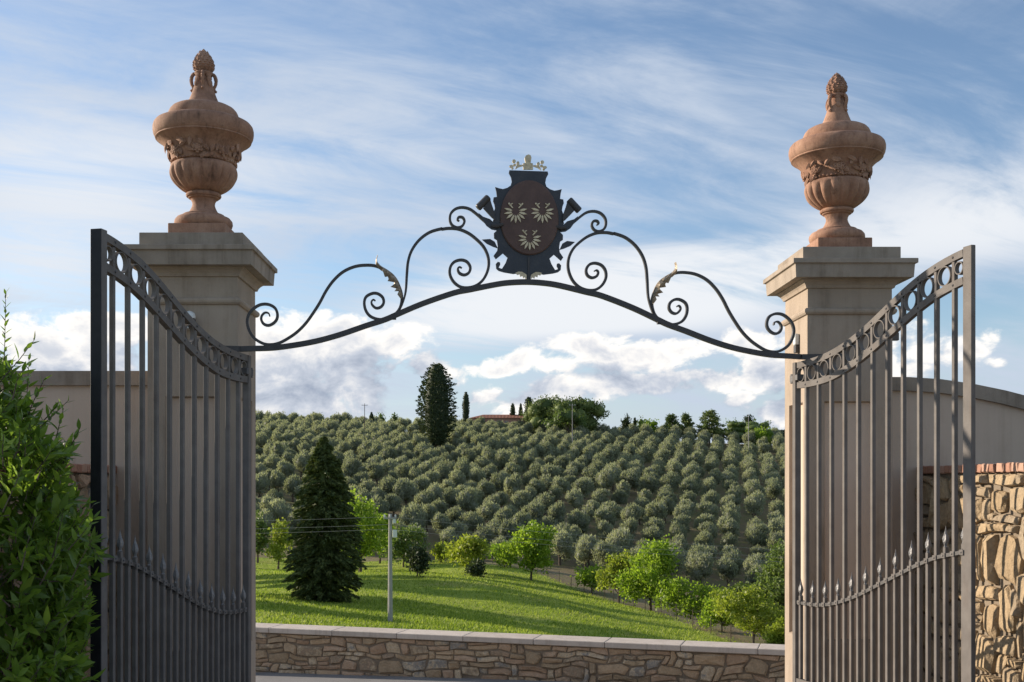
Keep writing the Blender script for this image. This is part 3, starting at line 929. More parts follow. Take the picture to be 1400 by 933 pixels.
# ------------------------------------------------------------------ gate leaves
UPT = [(0, 1.37), (.083, 1.352), (.167, 1.322), (.25, 1.278), (.333, 1.218), (.417, 1.148), (.5, 1.077), (.583, 1.014), (.667, .963), (.75, .927), (.833, .906), (.917, .896), (1, .889)]
LOT = [(0, 1.168), (.083, 1.144), (.167, 1.110), (.25, 1.059), (.333, .995), (.417, .927), (.5, .861), (.583, .802), (.667, .752), (.75, .717), (.833, .701), (.917, .696), (1, .70)]
DOG = [(0, -.395), (.083, -.422), (.167, -.456), (.25, -.508), (.333, -.570), (.417, -.635), (.5, -.70), (.583, -.763), (.667, -.815), (.75, -.855), (.833, -.878), (.917, -.886), (1, -.886)]
def smooth_tab(tab):
    return catmull(tab, 4)
UPS, LOS, DOS = smooth_tab(UPT), smooth_tab(LOT), smooth_tab(DOG)
def make_gate(hinge, free, label, sw=.06, th=.062, strip=True, rt=.019):
    dx, dy = free[0] - hinge[0], free[1] - hinge[1]
    L = math.hypot(dx, dy)
    g = thing('gate_leaf', label, 'gate', (hinge[0], hinge[1], 0), math.atan2(dy, dx), 'iron gate leaves standing open')
    X = lambda t: (1 - t) * L                      # t: 0 free end, 1 hinge
    zf = EYE + 1.37
    MB().bbox((L - sw, -th / 2, .06), (L, th / 2, zf + .004), .003).build('end_stile', 'iron', g)
    if strip:
        MB().bbox((L + .0005, -th / 2 - .001, .06), (L + .007, th / 2 + .001, zf + .002), .002).build('closing_strip', 'black_edge', g)
    MB().bbox((-.0, -.024, .06), (.044, .024, EYE + .892), .003).build('hinge_stile', 'iron', g)
    a, b_ = .046, L - sw - .002
    rw = .044
    for nm, tab, off in (('top_rail', UPS, -rw / 2), ('ring_rail', LOS, rw / 2)):
        pts = [(X(t), EYE + h + off) for t, h in tab if a <= X(t) <= b_]
        pts = [(b_, EYE + lerp_tab(tab, 1 - b_ / L) + off)] + pts + [(a, EYE + lerp_tab(tab, 1 - a / L) + off)]
        m = MB().band(pts, rw, lambda u, v, t: (u, t, v), -rt, rt)
        # narrow raised edge strips, as on the forged channel
        m.build(nm, 'iron', g)
    MB().bbox((a, -.02, .10), (b_, .02, .15), .003).build('bottom_rail', 'iron', g)
    n = 12
    bw = .013
    bars = []
    riv = MB()
    for k in range(1, n):
        t = k / n
        x = X(t)
        zt = EYE + lerp_tab(UPS, t) - rw - .003
        MB().bbox((x - bw, -bw, .152), (x + bw, bw, zt), .002).build('bar', 'iron', g)
        for tab, o2 in ((UPS, -rw / 2), (LOS, rw / 2)):
            for s in (-1, 1):
                riv.blob((x, s * rt, EYE + lerp_tab(tab, t) + o2), .008, .006, .008, None, 8, 4)
    riv.build('rivets', 'iron_dark', g, True)['kind'] = 'stuff'
    # rings between the rails
    rme = {}
    for k in range(n):
        t = (k + .5) / n
        top = EYE + lerp_tab(UPS, t) - rw
        bot = EYE + lerp_tab(LOS, t) + rw
        slope = abs(lerp_tab(UPS, t + .04) - lerp_tab(UPS, t - .04)) / (.08 * L) if 0 < k < n - 1 else 0
        r = min((top - bot) / 2 * math.cos(math.atan(slope)), L / n / 2 - bw) + .001
        cxr = X(t)
        if k == 0:
            cxr = (L - sw + X(1 / n) + bw) / 2
            r = min(r, (L - sw - X(1 / n) - bw) / 2 + .001)
        elif k == n - 1:
            cxr = (.044 + X((n - 1) / n) - bw) / 2
            r = min(r, (X((n - 1) / n) - bw - .044) / 2 + .001)
        key = round(r, 3)
        if key not in rme:
            m = MB()
            V, F = [], []
            sg = 28
            for i in range(sg):
                q = 2 * PI * i / sg
                for rr_, yy in ((r, -.014), (r, .014), (r - .007, .014), (r - .007, -.014)):
                    V.append((rr_ * math.cos(q), yy, rr_ * math.sin(q)))
            for i in range(sg):
                j = (i + 1) % sg
                for c in range(4):
                    d = (c + 1) % 4
                    F.append((4 * i + c, 4 * j + c, 4 * j + d, 4 * i + d))
            rme[key] = mesh_data('ring', V, F, 'iron', True)
        link('ring', rme[key], g, (cxr, 0, (top + bot) / 2))
    # short spear bars and their rail
    spear = MB().lathe([(.009, 0), (.012, .004), (.008, .010), (.011, .018), (.017, .034), (.018, .046), (.015, .064), (.009, .084), (.004, .104), (.001, .128)], 10,
                       lambda r, z, a: r * (1 + .16 * math.cos(5 * a + z * 60)))
    sme = mesh_data('spear_finial', spear.V, spear.F, 'finial')
    cl = MB().bbox((-.018, -.022, -.016), (.018, .022, .016), .002)
    cme = mesh_data('clamp', cl.V, cl.F, 'iron')
    riv = MB()
    for k in range(n):
        t = (k + .5) / n
        x = X(t)
        zt = EYE + lerp_tab(DOS, t) + .05
        s = MB().bbox((-.0125, -.0125, .152), (.0125, .0125, zt), .002).build('short_bar', 'iron', g, loc=(x, 0, 0))
        link('spear_finial', sme, s, (0, 0, zt - .001))
    for k in range(1, 2 * n):
        t = k / (2 * n)
        z = EYE + lerp_tab(DOS, t)
        link('clamp', cme, g, (X(t), 0, z))
        for s in (-1, 1):
            riv.blob((X(t), s * .022, z), .006, .005, .006, None, 6, 4)
    riv.build('clamp_rivets', 'iron_dark', g, True)['kind'] = 'stuff'
    pts = [(X(t), EYE + h) for t, h in DOS if a <= X(t) <= b_]
    pts = [(b_, EYE + lerp_tab(DOS, 0) - .003)] + pts + [(a, EYE + DOS[-1][1])]
    MB().band(pts, .022, lambda u, v, t: (u, t, v), -.016, .016).build('spear_rail', 'iron_dark', g)
    # hinge block
    MB().bbox((.046, -.03, EYE + .755), (.085, .03, EYE + .80), .004).build('hinge_block', 'iron_dark', g)
    MB().bbox((-.05, -.018, EYE + .75), (-.0005, .018, EYE + .80), .004).build('hinge_strap', 'iron_dark', g)
    MB().lathe([(.02, EYE + .74), (.02, EYE + .81)], 12, cen=(-.03, 0, 0)).build('hinge_pin', 'iron_dark', g, True)
    return g
make_gate((-1.651, 8.03), (-2.09, 6.17), 'shaded iron gate leaf swung open beside the leafy bush')
make_gate((2.33, 8.51), (2.835, 6.59), 'sunlit iron gate leaf swung open in front of the golden stone wall', .076, .030, False, .0145)

# ------------------------------------------------------------------ overthrow with crest
A0 = Vector((-1.642, 7.93, 0))
A1 = Vector((2.297, 8.41, 0))
AL = (A1 - A0).length
ad = (A1 - A0) / AL
an = Vector((ad.y, -ad.x, 0))                      # towards the camera
def px2arch(x, y):
    r = (x - VX) / F_PX
    u = (r * A0.y - A0.x) / (ad.x - r * ad.y)
    return (u - AL / 2, (VY - y) / F_PX * (A0.y + ad.y * u))
def ap(u, v, t):
    """overthrow plane: u from the middle, v above eye level, t towards the camera (local to the thing at mid span)"""
    p = ad * u + an * t
    return (p.x, p.y, v + EYE)
mid = (A0 + A1) / 2
ov = thing('gate_overthrow', 'wrought iron scrollwork arch with painted crest spanning between the two pillars', 'gate arch', (mid.x, mid.y, 0))
c4 = lambda P: [px2arch(320 + x / 3.887, 260 + y / 3.887) for x, y in P]
c3 = lambda P: [px2arch(600 + x / 4.442, 200 + y / 4.442) for x, y in P]
def mirror(P):
    return [(-u, v) for u, v in P]
# arch bar
bar = c4([(-16, 846), (40, 845), (100, 843), (200, 840), (300, 828), (430, 805), (560, 770), (700, 722), (800, 690), (870, 660), (1000, 605), (1166, 548)]) + \
    c3([(190, 872), (350, 840), (440, 829)])
apex = c3([(545, 826)])[0][1]
bar = [(u, v) for u, v in bar]
full = catmull(bar + [(0, apex)] + mirror(bar)[::-1], 4)
MB().band(full, .036, ap, -.02, .02).build('arch_bar', 'iron_dark', ov)
for s in (-1, 1):
    e = bar[0]
    poly = [(s * (abs(e[0]) + .14), e[1] + .022), (s * (abs(e[0]) - .06), e[1] + .018), (s * (abs(e[0]) - .06), e[1] - .019), (s * (abs(e[0]) + .07), e[1] - .03), (s * (abs(e[0]) + .14), e[1] - .004)]
    MB().prism(poly, ap, .0205, .036).build('end_plate', 'iron_dark', ov)
scA = c4([(190, 672), (184, 656), (165, 652), (148, 668), (145, 690), (158, 712), (183, 720), (210, 708), (228, 685), (230, 655), (215, 625), (180, 608), (140, 610), (105, 630), (80, 660), (70, 700), (80, 745), (105, 785),
          (145, 812), (185, 822), (235, 815), (285, 790), (335, 755), (380, 710), (420, 655), (455, 600), (490, 535), (530, 480), (580, 435), (640, 408), (700, 400), (755, 405), (805, 430), (850, 470), (880, 520), (892, 575), (880, 630),
          (850, 665), (815, 683), (770, 688), (725, 672), (700, 640), (692, 600), (702, 568), (735, 550), (765, 552), (790, 572), (795, 600), (780, 622), (755, 628), (735, 612), (730, 595), (740, 583), (751, 590)])
scB = c4([(868, 660), (893, 610), (912, 540), (918, 450), (925, 380), (945, 320), (985, 265), (1040, 225), (1100, 207)]) + \
    c3([(20, 505), (60, 500), (120, 505), (180, 530), (230, 568), (270, 610), (295, 660), (303, 710), (295, 760), (270, 810), (230, 845), (180, 860), (130, 855), (90, 825), (67, 780), (70, 735), (95, 703), (135, 692), (170, 703), (190, 735), (183, 768), (155, 783), (125, 772), (115, 748), (125, 735), (140, 742)])
scC = c3([(345, 505), (310, 483), (270, 450), (225, 410), (185, 382), (140, 373), (100, 383), (72, 412), (67, 450), (80, 480), (110, 495), (140, 487), (155, 460), (145, 435), (122, 432), (113, 448), (125, 457)])
for s in (0, 1):
    for P, w in ((scA, .019), (scB, .019), (scC, .017)):
        P = catmull(P, 4)
        P = mirror(P) if s else P
        n = len(P)
        ws = [w * min(1, .45 + .55 * min(i, n - 1 - i) / (n * .09)) for i in range(n)]
        if w == .017:
            ws = [w * min(1, .45 + .55 * (n - 1 - i) / (n * .09)) for i in range(n)]
        MB().band(P, ws, ap, -.012, .012).build('scroll', 'iron_dark', ov)
# acanthus leaves
c6 = lambda P: [px2arch(500 + x / 8.486, 340 + y / 8.486) for x, y in P]
spine = c6([(428, 600), (425, 520), (405, 440), (365, 355), (310, 290), (240, 240), (180, 205), (140, 165), (130, 130), (140, 85)])
inner = c6([(410, 590), (385, 545), (398, 500), (358, 495), (370, 460), (316, 430), (335, 400), (330, 370), (268, 352), (300, 325), (250, 315), (262, 290), (205, 292), (215, 258), (160, 225), (120, 180), (120, 130), (135, 82)])
def leaf_part(sg):
    # folded leaf: outer edge in the plane of the scroll, serrated inner edge curling towards the viewer
    m = MB()
    ns = len(inner)
    sp = [catmull(spine, 8)[int(i / (ns - 1) * (len(catmull(spine, 8)) - 1))] for i in range(ns)]
    V = []
    for (su, sv), (iu, iv) in zip(sp, inner):
        iu, iv = su + (iu - su) * 1.45, sv + (iv - sv) * 1.45
        mu, mv = (su + iu) / 2, (sv + iv) / 2
        V += [ap(sg * su, sv, .006), ap(sg * mu, mv, .034), ap(sg * iu, iv, .018), ap(sg * iu, iv, .014), ap(sg * mu, mv, .026), ap(sg * su, sv, -.006)]
    F = []
    for i in range(ns - 1):
        for k in range(6):
            l = (k + 1) % 6
            F.append((6 * i + k, 6 * i + l, 6 * i + 6 + l, 6 * i + 6 + k))
    m.add(V, F)
    m.build('acanthus_leaf', 'bronze', ov)
leaf_part(1)
leaf_part(-1)
# small weld collars where scrolls meet the bar
for s in (-1, 1):
    for q in (c4([(205, 830)])[0], c4([(845, 680)])[0], c3([(205, 865)])[0], c3([(108, 499)])[0]):
        MB().prism([(s * q[0] - .022, q[1] - .012), (s * q[0] + .022, q[1] - .012), (s * q[0] + .022, q[1] + .012), (s * q[0] - .022, q[1] + .012)], ap, -.0135, .0135).build('collar', 'iron_dark', ov)
# crest
c5 = lambda P: [px2arch(640 + x / 4.6625, 200 + y / 4.6625) for x, y in P]
ctr = c5([(386, 450)])[0][0]
def crest_pts(P):
    return [(u - ctr, v) for u, v in c5(P)]
half = crest_pts([(385, 155), (264, 155), (260, 172), (274, 200), (279, 228), (272, 252), (250, 267), (222, 275), (198, 270), (173, 262), (180, 290), (184, 325), (163, 328), (160, 352), (168, 372), (172, 398), (164, 420), (168, 452), (158, 480),
                  (172, 510), (182, 540), (165, 556), (166, 588), (184, 600), (190, 640), (186, 668), (163, 700), (178, 722), (223, 685), (252, 712), (240, 745), (216, 783), (196, 776), (206, 756), (204, 742), (190, 738), (177, 752), (180, 782),
                  (196, 796), (230, 806), (290, 816), (338, 808), (372, 828), (373, 862), (385, 862)])
out = half[1:-1] + [(-u, v) for u, v in half[1:-1]][::-1]
crest = MB().prism(out, ap, -.006, .006).build('crest_plate', 'slate', ov)
MB().bbox((-.016, -.03, half[-2][1] + EYE - .0), (.016, .0065 + .02, half[-2][1] + EYE + .62), .003).build('crest_post', 'iron_dark', ov, rot=(0, 0, math.atan2(ad.y, ad.x)), loc=tuple(an * -.034))
# oval field, domed
oc = crest_pts([(390, 466)])[0]
ra = abs(crest_pts([(205, 466)])[0][0] - crest_pts([(577, 466)])[0][0]) / 2
rb = (crest_pts([(390, 230)])[0][1] - crest_pts([(390, 705)])[0][1]) / 2
V, F = [], []
sg = 56
lv = [(1.0, .0065), (1.0, .016), (.97, .022), (.7, .027), (.4, .030)]
for f, t in lv:
    for i in range(sg):
        a = 2 * PI * i / sg
        V.append(ap(oc[0] + ra * f * math.cos(a), oc[1] + rb * f * math.sin(a) * (1 + .03 * math.sin(a)), t))
for j in range(len(lv) - 1):
    for i in range(sg):
        k = (i + 1) % sg
        F.append((j * sg + i, j * sg + k, (j + 1) * sg + k, (j + 1) * sg + i))
V.append(ap(oc[0], oc[1], .031))
F += [((len(lv) - 1) * sg + i, (len(lv) - 1) * sg + (i + 1) % sg, len(V) - 1) for i in range(sg)]
oval = MB().add(V, F).build('oval_field', 'maroon', crest, True)
# three open rings of pointed gilt petals
def emblem(cx_, cy_, s):
    m = MB()
    for dg in (14, -12, -38, -64, -90, -116, -142, -168, -194):
        a = rad(dg)
        c, q = math.cos(a), math.sin(a)
        P = [(.32, 0), (.50, .09), (.82, .105), (1.14, 0), (.82, -.105), (.50, -.09)]
        m.prism([(cx_ + s * (c * x - q * y), cy_ + s * (q * x + c * y)) for x, y in P], ap, .031, .036)
    for sd in (-1, 1):
        for P in ([(.24, .36), (.33, .30), (.74, .74), (.64, .84)], [(.24, .80), (.30, .69), (.60, .56), (.64, .66)]):
            m.prism([(cx_ + s * sd * x, cy_ + s * y) for x, y in P], ap, .031 + .0004 * (P[0][0] < .32), .0355 + .0008 * (P[0][0] < .32))
    m.build('gilt_petal_emblem', 'gold', crest)
es = (crest_pts([(367, 415)])[0][0] - crest_pts([(232, 415)])[0][0]) / 2 * .98
for q in ((300, 424), (470, 424), (389, 596)):
    c = crest_pts([q])[0]
    emblem(c[0], c[1], es)
# side ornaments, each side mirrored
horn = crest_pts([(95, 400), (118, 372), (140, 345), (150, 380), (166, 425), (170, 475), (150, 460), (122, 430)])
drum = [(48, 384), (118, 318), (143, 340), (72, 415)]
leafs = [[(66, 428), (95, 452), (140, 468), (178, 505), (182, 540), (150, 535), (118, 512), (92, 475)],
         [(88, 598), (140, 594), (170, 612), (190, 655), (160, 645), (118, 625)],
         ]
for s in (1, -1):
    MB().prism([(s * u, v) for u, v in horn], ap, .008, .026).build('horn', 'iron_dark', crest)
    d = crest_pts(drum)
    # horn mouth: short cylinder lying in the plane
    (x0, y0), (x1, y1), (x2, y2), (x3, y3) = d
    ax = Vector(ap(s * (x0 + x3) / 2, (y0 + y3) / 2, .017))
    bx = Vector(ap(s * (x1 + x2) / 2, (y1 + y2) / 2, .017))
    MB().tube([ax, ax + (bx - ax) * .06, ax + (bx - ax) * .94, bx], [.020, .026, .026, .020], 12).build('horn_mouth', 'iron_dark', crest, True)
    for Pl in leafs:
        q = crest_pts(Pl)
        MB().prism([(s * u, v) for u, v in q], ap, .0075, .013).build('iron_leaf', 'slate', crest)
    k = crest_pts([(178, 515)])[0]
    kk = Vector(ap(s * k[0], k[1], .016))
    MB().tube([kk + Vector((s * -.035, 0, .004)), kk + Vector((0, 0, 0)), kk + Vector((s * .05, 0, .014))], [.012, .016, .012], 8).build('tie_knot', 'iron_dark', crest, True)
# crown on top
cr = MB()
P = crest_pts([(352, 151), (350, 112), (366, 110), (363, 95), (361, 76), (368, 62), (385, 55), (398, 60), (404, 76), (401, 95), (398, 110), (412, 112), (414, 151)])
mx_ = crest_pts([(383, 100)])[0][0]
cr.prism(P, ap, -.005, .010)
for s in (1, -1):
    f = lambda PP: [(mx_ + s * (u - mx_), v) for u, v in crest_pts(PP)]
    cr.prism(f([(350, 128), (322, 136), (300, 150), (306, 130), (318, 120), (350, 120)]), ap, -.004, .006)
    for (x, y, a_, b_) in ((277, 130, 15, 9), (293, 98, 12, 12), (318, 112, 10, 14), (297, 122, 10, 8), (283, 144, 8, 6)):
        c = f([(x, y)])[0]
        k = .0011
        cr.prism([(c[0] + k * a_ * math.cos(q * PI / 5), c[1] + k * b_ * math.sin(q * PI / 5)) for q in range(10)], ap, -.0035 + x * 1e-6, .0085 + x * 1e-6)
cr.build('gilt_crown', 'gold', crest)
for s in (1, -1):
    q = crest_pts([(302, 808), (322, 802), (345, 804), (372, 822), (372, 850), (360, 838), (350, 846), (346, 830), (330, 836), (328, 820), (312, 824)])
    MB().prism([(s * u, v) for u, v in q], ap, .0075, .014).build('gilt_leaf_spray', 'gold', crest)
q = crest_pts([(386, 700)])[0]
MB().prism([(-.006, half[-2][1] - .0), (.006, half[-2][1]), (.006, q[1] - .01), (-.006, q[1] - .01)], ap, .0068, .012).build('crest_ridge', 'iron_dark', crest)

# ------------------------------------------------------------------ small fittings on the pillars
sp_ = thing('security_lamp', 'small clear dome lamp fixed to the front of the left pillar behind the gate band', 'lamp', (-2.04, 7.999, EYE + 1.13))
MB().lathe([(.03, -.05), (.045, -.04), (.045, .0), (.03, .01)], 16, cen=(0, -.06, 0)).build('lamp_body', 'iron_dark', sp_, True)
MB().lathe([(.040, .011), (.042, .025), (.036, .045), (.022, .058), (.006, .064)], 18, cen=(0, -.06, 0)).build('lamp_dome', 'plastic', sp_, True)
MB().lathe([(.052, -.062), (.056, -.056), (.05, -.0505)], 18, cen=(0, -.06, 0)).build('lamp_base', 'plastic', sp_, True)
MB().box((-.012, -.03, -.03), (.012, -.001, 0)).build('lamp_bracket', 'iron_dark', sp_)
sn = thing('photocell_sensor', 'small pale sensor box on the inner side of the right pillar above the arch end', 'sensor', (2.4125, 8.72, EYE + 1.09))
MB().bbox((-.035, -.03, -.04), (-.001, .03, .045), .006).build('sensor_housing', 'plastic', sn)
MB().bbox((-.03, -.03, -.10), (-.001, .03, -.042), .003).build('sensor_bracket', 'iron_dark', sn)
ab = MB().bbox((0, -.02, -.03), (.13, .02, .03), .003).build('wall_bracket', 'iron', None, loc=(2.413 + 2 * HW + .0005, 8.72, EYE + 1.115))
tag(ab, 'short grey metal bracket sticking out from the outer side of the right pillar', 'bracket')

# ------------------------------------------------------------------ vegetation helpers
def mesh_np(name, V, F, mat, smooth=False):
    V = np.asarray(V, dtype=np.float32)
    F = np.asarray(F, dtype=np.int32)
    me = bpy.data.meshes.new(name)
    me.vertices.add(len(V))
    me.vertices.foreach_set('co', V.ravel())
    k = F.shape[1]
    me.loops.add(F.size)
    me.loops.foreach_set('vertex_index', F.ravel())
    me.polygons.add(len(F))
    me.polygons.foreach_set('loop_start', np.arange(0, F.size, k, dtype=np.int32))
    me.polygons.foreach_set('loop_total', np.full(len(F), k, dtype=np.int32))
    me.materials.append(M[mat])
    me.update(calc_edges=True)
    return me
def unit(v):
    return v / np.maximum(1e-9, np.linalg.norm(v, axis=1, keepdims=True))
def cards(P, L, W_, rn, axis=None, spread=1.0):
    """rhombic leaf sprays centred on P; axis: preferred long direction"""
    n = len(P)
    a = unit(rn.normal(size=(n, 3)))
    if axis is not None:
        a = unit(axis + a * spread)
    b = unit(np.cross(a, rn.normal(size=(n, 3))))
    l = (L * rn.uniform(.6, 1.35, (n, 1)) / 2)
    w = (W_ * rn.uniform(.6, 1.35, (n, 1)) / 2)
    V = np.stack([P - a * l, P + b * w, P + a * l, P - b * w], 1).reshape(-1, 3)
    F = np.arange(4 * n).reshape(-1, 4)
    return V, F
def lumpy(d, s, f=3.0, amp=.18):
    return 1 + amp * (np.sin(d[:, 0] * f * 2.1 + s) + np.sin(d[:, 1] * f * 1.7 + s * 2.3) + np.sin(d[:, 2] * f * 2.4 + s * 1.1)) / 2
def lobes_points(lobes, n, rn, lo=.62, flat=0):
    """points near the surfaces of several ellipsoidal leaf clumps"""
    w = np.array([(l[3] * l[4] * l[5]) ** .67 for l in lobes])
    w /= w.sum()
    out, dirs = [], []
    for i, l in enumerate(lobes):
        k = max(3, int(n * w[i]))
        d = unit(rn.normal(size=(k, 3)))
        r = (lo + (1.06 - lo) * rn.uniform(0, 1, (k, 1)) ** .6) * lumpy(d, i * 1.7 + l[0] * 3)[:, None]
        out.append(np.array(l[:3]) + d * r * np.array(l[3:6]))
        dirs.append(d)
    return np.concatenate(out), np.concatenate(dirs)
def core_mesh(lobes, f, rn):
    m = MB()
    for l in lobes:
        m.blob(l[:3], l[3] * f, l[4] * f, l[5] * f, None, 8, 6, .12)
    Q = [q for q in m.F]
    return np.array(m.V), np.array(Q)
def join(parts):
    V, F, n = [], [], 0
    for v, f in parts:
        V.append(v)
        F.append(f + n)
        n += len(v)
    return np.concatenate(V), np.concatenate(F)
def trunk_mb(h, r, rn, limbs=4, reach=.5, lean=.05, spread=.8):
    m = MB()
    p = [(0, 0, -.35)]
    x = y = 0
    for i in range(1, 5):
        x += rn.uniform(-lean, lean) * h
        y += rn.uniform(-lean, lean) * h
        p.append((x, y, h * i / 4))
    m.tube(p, [r * 1.35, r, r * .9, r * .78, r * .6], 7)
    for k in range(limbs):
        a = 2 * PI * (k + rn.uniform(-.3, .3)) / max(1, limbs)
        s = p[2 + k % 2]
        L = reach * rn.uniform(.7, 1.1)
        m.tube([s, (s[0] + math.cos(a) * L * .45 * spread, s[1] + math.sin(a) * L * .45 * spread, s[2] + L * .5),
                (s[0] + math.cos(a) * L * spread, s[1] + math.sin(a) * L * spread, s[2] + L * 1.15)], [r * .5, r * .36, r * .12], 5)
    return m
def ground_hit(x, y):
    r, e = (x - VX) / F_PX, (VY - y) / F_PX
    Y = 45.0
    while Y < 420:
        if terr(r * Y, Y) - EYE >= e * Y:
            return Y
        Y += .5
    return Y

# ------------------------------------------------------------------ olive grove
OLV = []
for s in range(7):
    rn = np.random.RandomState(100 + s)
    lobes = [(0, 0, 2.55, 1.55, 1.55, 1.35)]
    for k in range(rn.randint(5, 8)):
        a = rn.uniform(0, 2 * PI)
        d = rn.uniform(.6, 1.25)
        lobes.append((d * math.cos(a), d * math.sin(a), rn.uniform(1.4, 3.3), rn.uniform(.75, 1.1), rn.uniform(.75, 1.1), rn.uniform(.7, 1.1)))
    P, d = lobes_points(lobes, 1900, rn, .66)
    P[:, 2] = 1.0 + (P[:, 2] - .8) * 1.22
    lobes = [(a_, b_, 1.0 + (c_ - .8) * 1.22, d_, e_, f_ * 1.2) for a_, b_, c_, d_, e_, f_ in lobes]
    V1, F1 = cards(P, .50, .15, rn, d * .8 + np.array([0, 0, .9]), .75)
    core = core_mesh(lobes, .72, rn)
    V, F = join([(V1, F1), core])
    crown = mesh_np('crown', V, F, 'olive')
    t = trunk_mb(1.5, .17, rn, 3, .9, .06)
    trunk = mesh_data('trunk', t.V, t.F, 'bark')
    OLV.append((crown, trunk, V, F))
a12 = rad(12.6)
ca_, sa_ = math.cos(a12), math.sin(a12)
SKIP = []
def keep_clear(x, Y, r):
    SKIP.append(((x - VX) / F_PX * Y, Y, r))
keep_clear(597, 292, 6)
keep_clear(1020, 318, 7)
keep_clear(1042, 300, 4)
ol = []
ro = random.Random(41)
S6 = 6.0
for i in range(-70, 90):
    for j in range(-10, 60):
        u = S6 * .7071 * i                       # across the rows
        v = S6 * 1.4142 * (j + (.5 if i % 2 else 0))
        X = u * ca_ + v * sa_ - 42 + ro.uniform(-.6, .6)
        Y = -u * sa_ + v * ca_ + 168 + ro.uniform(-.45, .45)
        lo = 176 if X < -20 else (172 if X < 12 else 160)
        if Y < lo or Y > 352 or X < -.208 * Y - 7 or X > .272 * Y + 7:
            continue
        if any(math.hypot(X - a, Y - b) < r for a, b, r in SKIP) or ro.random() < .035:
            continue
        ol.append((X, Y, ro.randrange(7), ro.uniform(.82, 1.18), ro.uniform(0, 6.28)))
ol.sort(key=lambda q: q[1] + abs(q[0] - .03 * q[1]) * .02)
for X, Y, k, s, r in ol[:300]:
    t = thing('olive_tree', 'grey-green round olive tree standing in the rows of the hillside grove', 'tree', (X, Y, terr(X, Y)), r, 'olive trees in rows on the hillside')
    t.scale = (s, s * (.88 + .24 * ((k * 37 + int(X * 10)) % 10) / 10), s * (.84 + .28 * (int(Y * 13) % 10) / 10))
    link('crown', OLV[k][0], t)
    link('trunk', OLV[k][1], t)
VV, FF, n = [], [], 0
for X, Y, k, s, r in ol[300:]:
    V, F = OLV[k][2], OLV[k][3]
    # far trees: keep every other leaf spray
    c, q = math.cos(r) * s, math.sin(r) * s
    W3 = np.stack([V[:, 0] * c - V[:, 1] * q + X, V[:, 0] * q + V[:, 1] * c + Y, V[:, 2] * s + terr(X, Y)], 1)
    VV.append(W3)
    FF.append(F + n)
    n += len(V)
if VV:
    tag(link('olive_grove', mesh_np('olive_grove', np.concatenate(VV), np.concatenate(FF), 'olive')),
        'far upper rows of grey-green olive trees along the hill crest', 'olive grove', None, 'stuff')

# ------------------------------------------------------------------ trees placed on the meadow edge, hill and skyline
def leafy(name, label, cat, x, Y, htop, wpx, mat, lobes, ncard, cl, cw, trunk_h=.35, tr=None, seed=1, group=None, core=.0, zb=None, lo=.55, limbs=5, sprays=None):
    """x: photo column; Y: distance; htop: photo row of the top; wpx: width; lobes in units of (width/2, width/2, height)"""
    X = (x - VX) / F_PX * Y
    z = terr(X, Y) if zb is None else zb
    H = EYE + (VY - htop) / F_PX * Y - z
    Wd = wpx / F_PX * Y / 2
    rn = np.random.RandomState(seed)
    t = thing(name, label, cat, (X, Y, z), 0, group)
    L = [(a * Wd, b * Wd, c * H, ra * Wd, rb * Wd, rc * H) for a, b, c, ra, rb, rc in lobes]
    nc_ = 9
    P, d = lobes_points(L, ncard // nc_, rn, lo)
    if seed < 300:
        P = P + rn.normal(size=P.shape) * Wd * .06
    P = np.repeat(P, nc_, 0) + rn.normal(size=(len(P) * nc_, 3)) * cl * np.array([.75, .75, .6])
    d = np.repeat(d, nc_, 0)
    parts = [cards(P, cl, cw, rn, d + np.array([0, 0, .3]), 1.0)]
    if core:
        parts.append(core_mesh(L, core, rn))
    V, F = join(parts)
    link('crown', mesh_np('crown', V, F, mat), t)
    m = trunk_mb(trunk_h * H * 1.5, tr or H * .022, rn, limbs, Wd * .8, .03)
    m.build('trunk', 'bark', t)
    return t
def rnd_lobes(n, seed, zlo=.35, zhi=.88, r=.34, rz=.16, spread=.62):
    rn = np.random.RandomState(seed)
    if seed < 50:
        zlo, n, r, rz = max(.2, zlo - .06), n + 5, r * .72, rz * .78
        spread = spread * 1.22
        sw_ = rn.uniform(0, 6)
    out = []
    for k in range(n):
        a = 2 * PI * (k * .618 + rn.uniform(-.1, .1))
        zc = zlo + (zhi - zlo) * ((k + .5) / n)
        q = math.sin(PI * min(.96, max(.12, (zc - zlo + .08) / (1.02 - zlo)))) ** .6
        d = spread * q * rn.uniform(.35, 1.25)
        ox_ = .22 * math.sin(zc * 8 + sw_) if seed < 50 else 0
        q_ = rn.uniform(.45, 1.45) if seed < 50 else rn.uniform(.7, 1.2)
        out.append((d * math.cos(a) + ox_, d * math.sin(a), zc + rn.uniform(-.05, .07), r * q_, r * q_ * rn.uniform(.8, 1.2), rz * q_ * rn.uniform(.8, 1.4)))
    return out
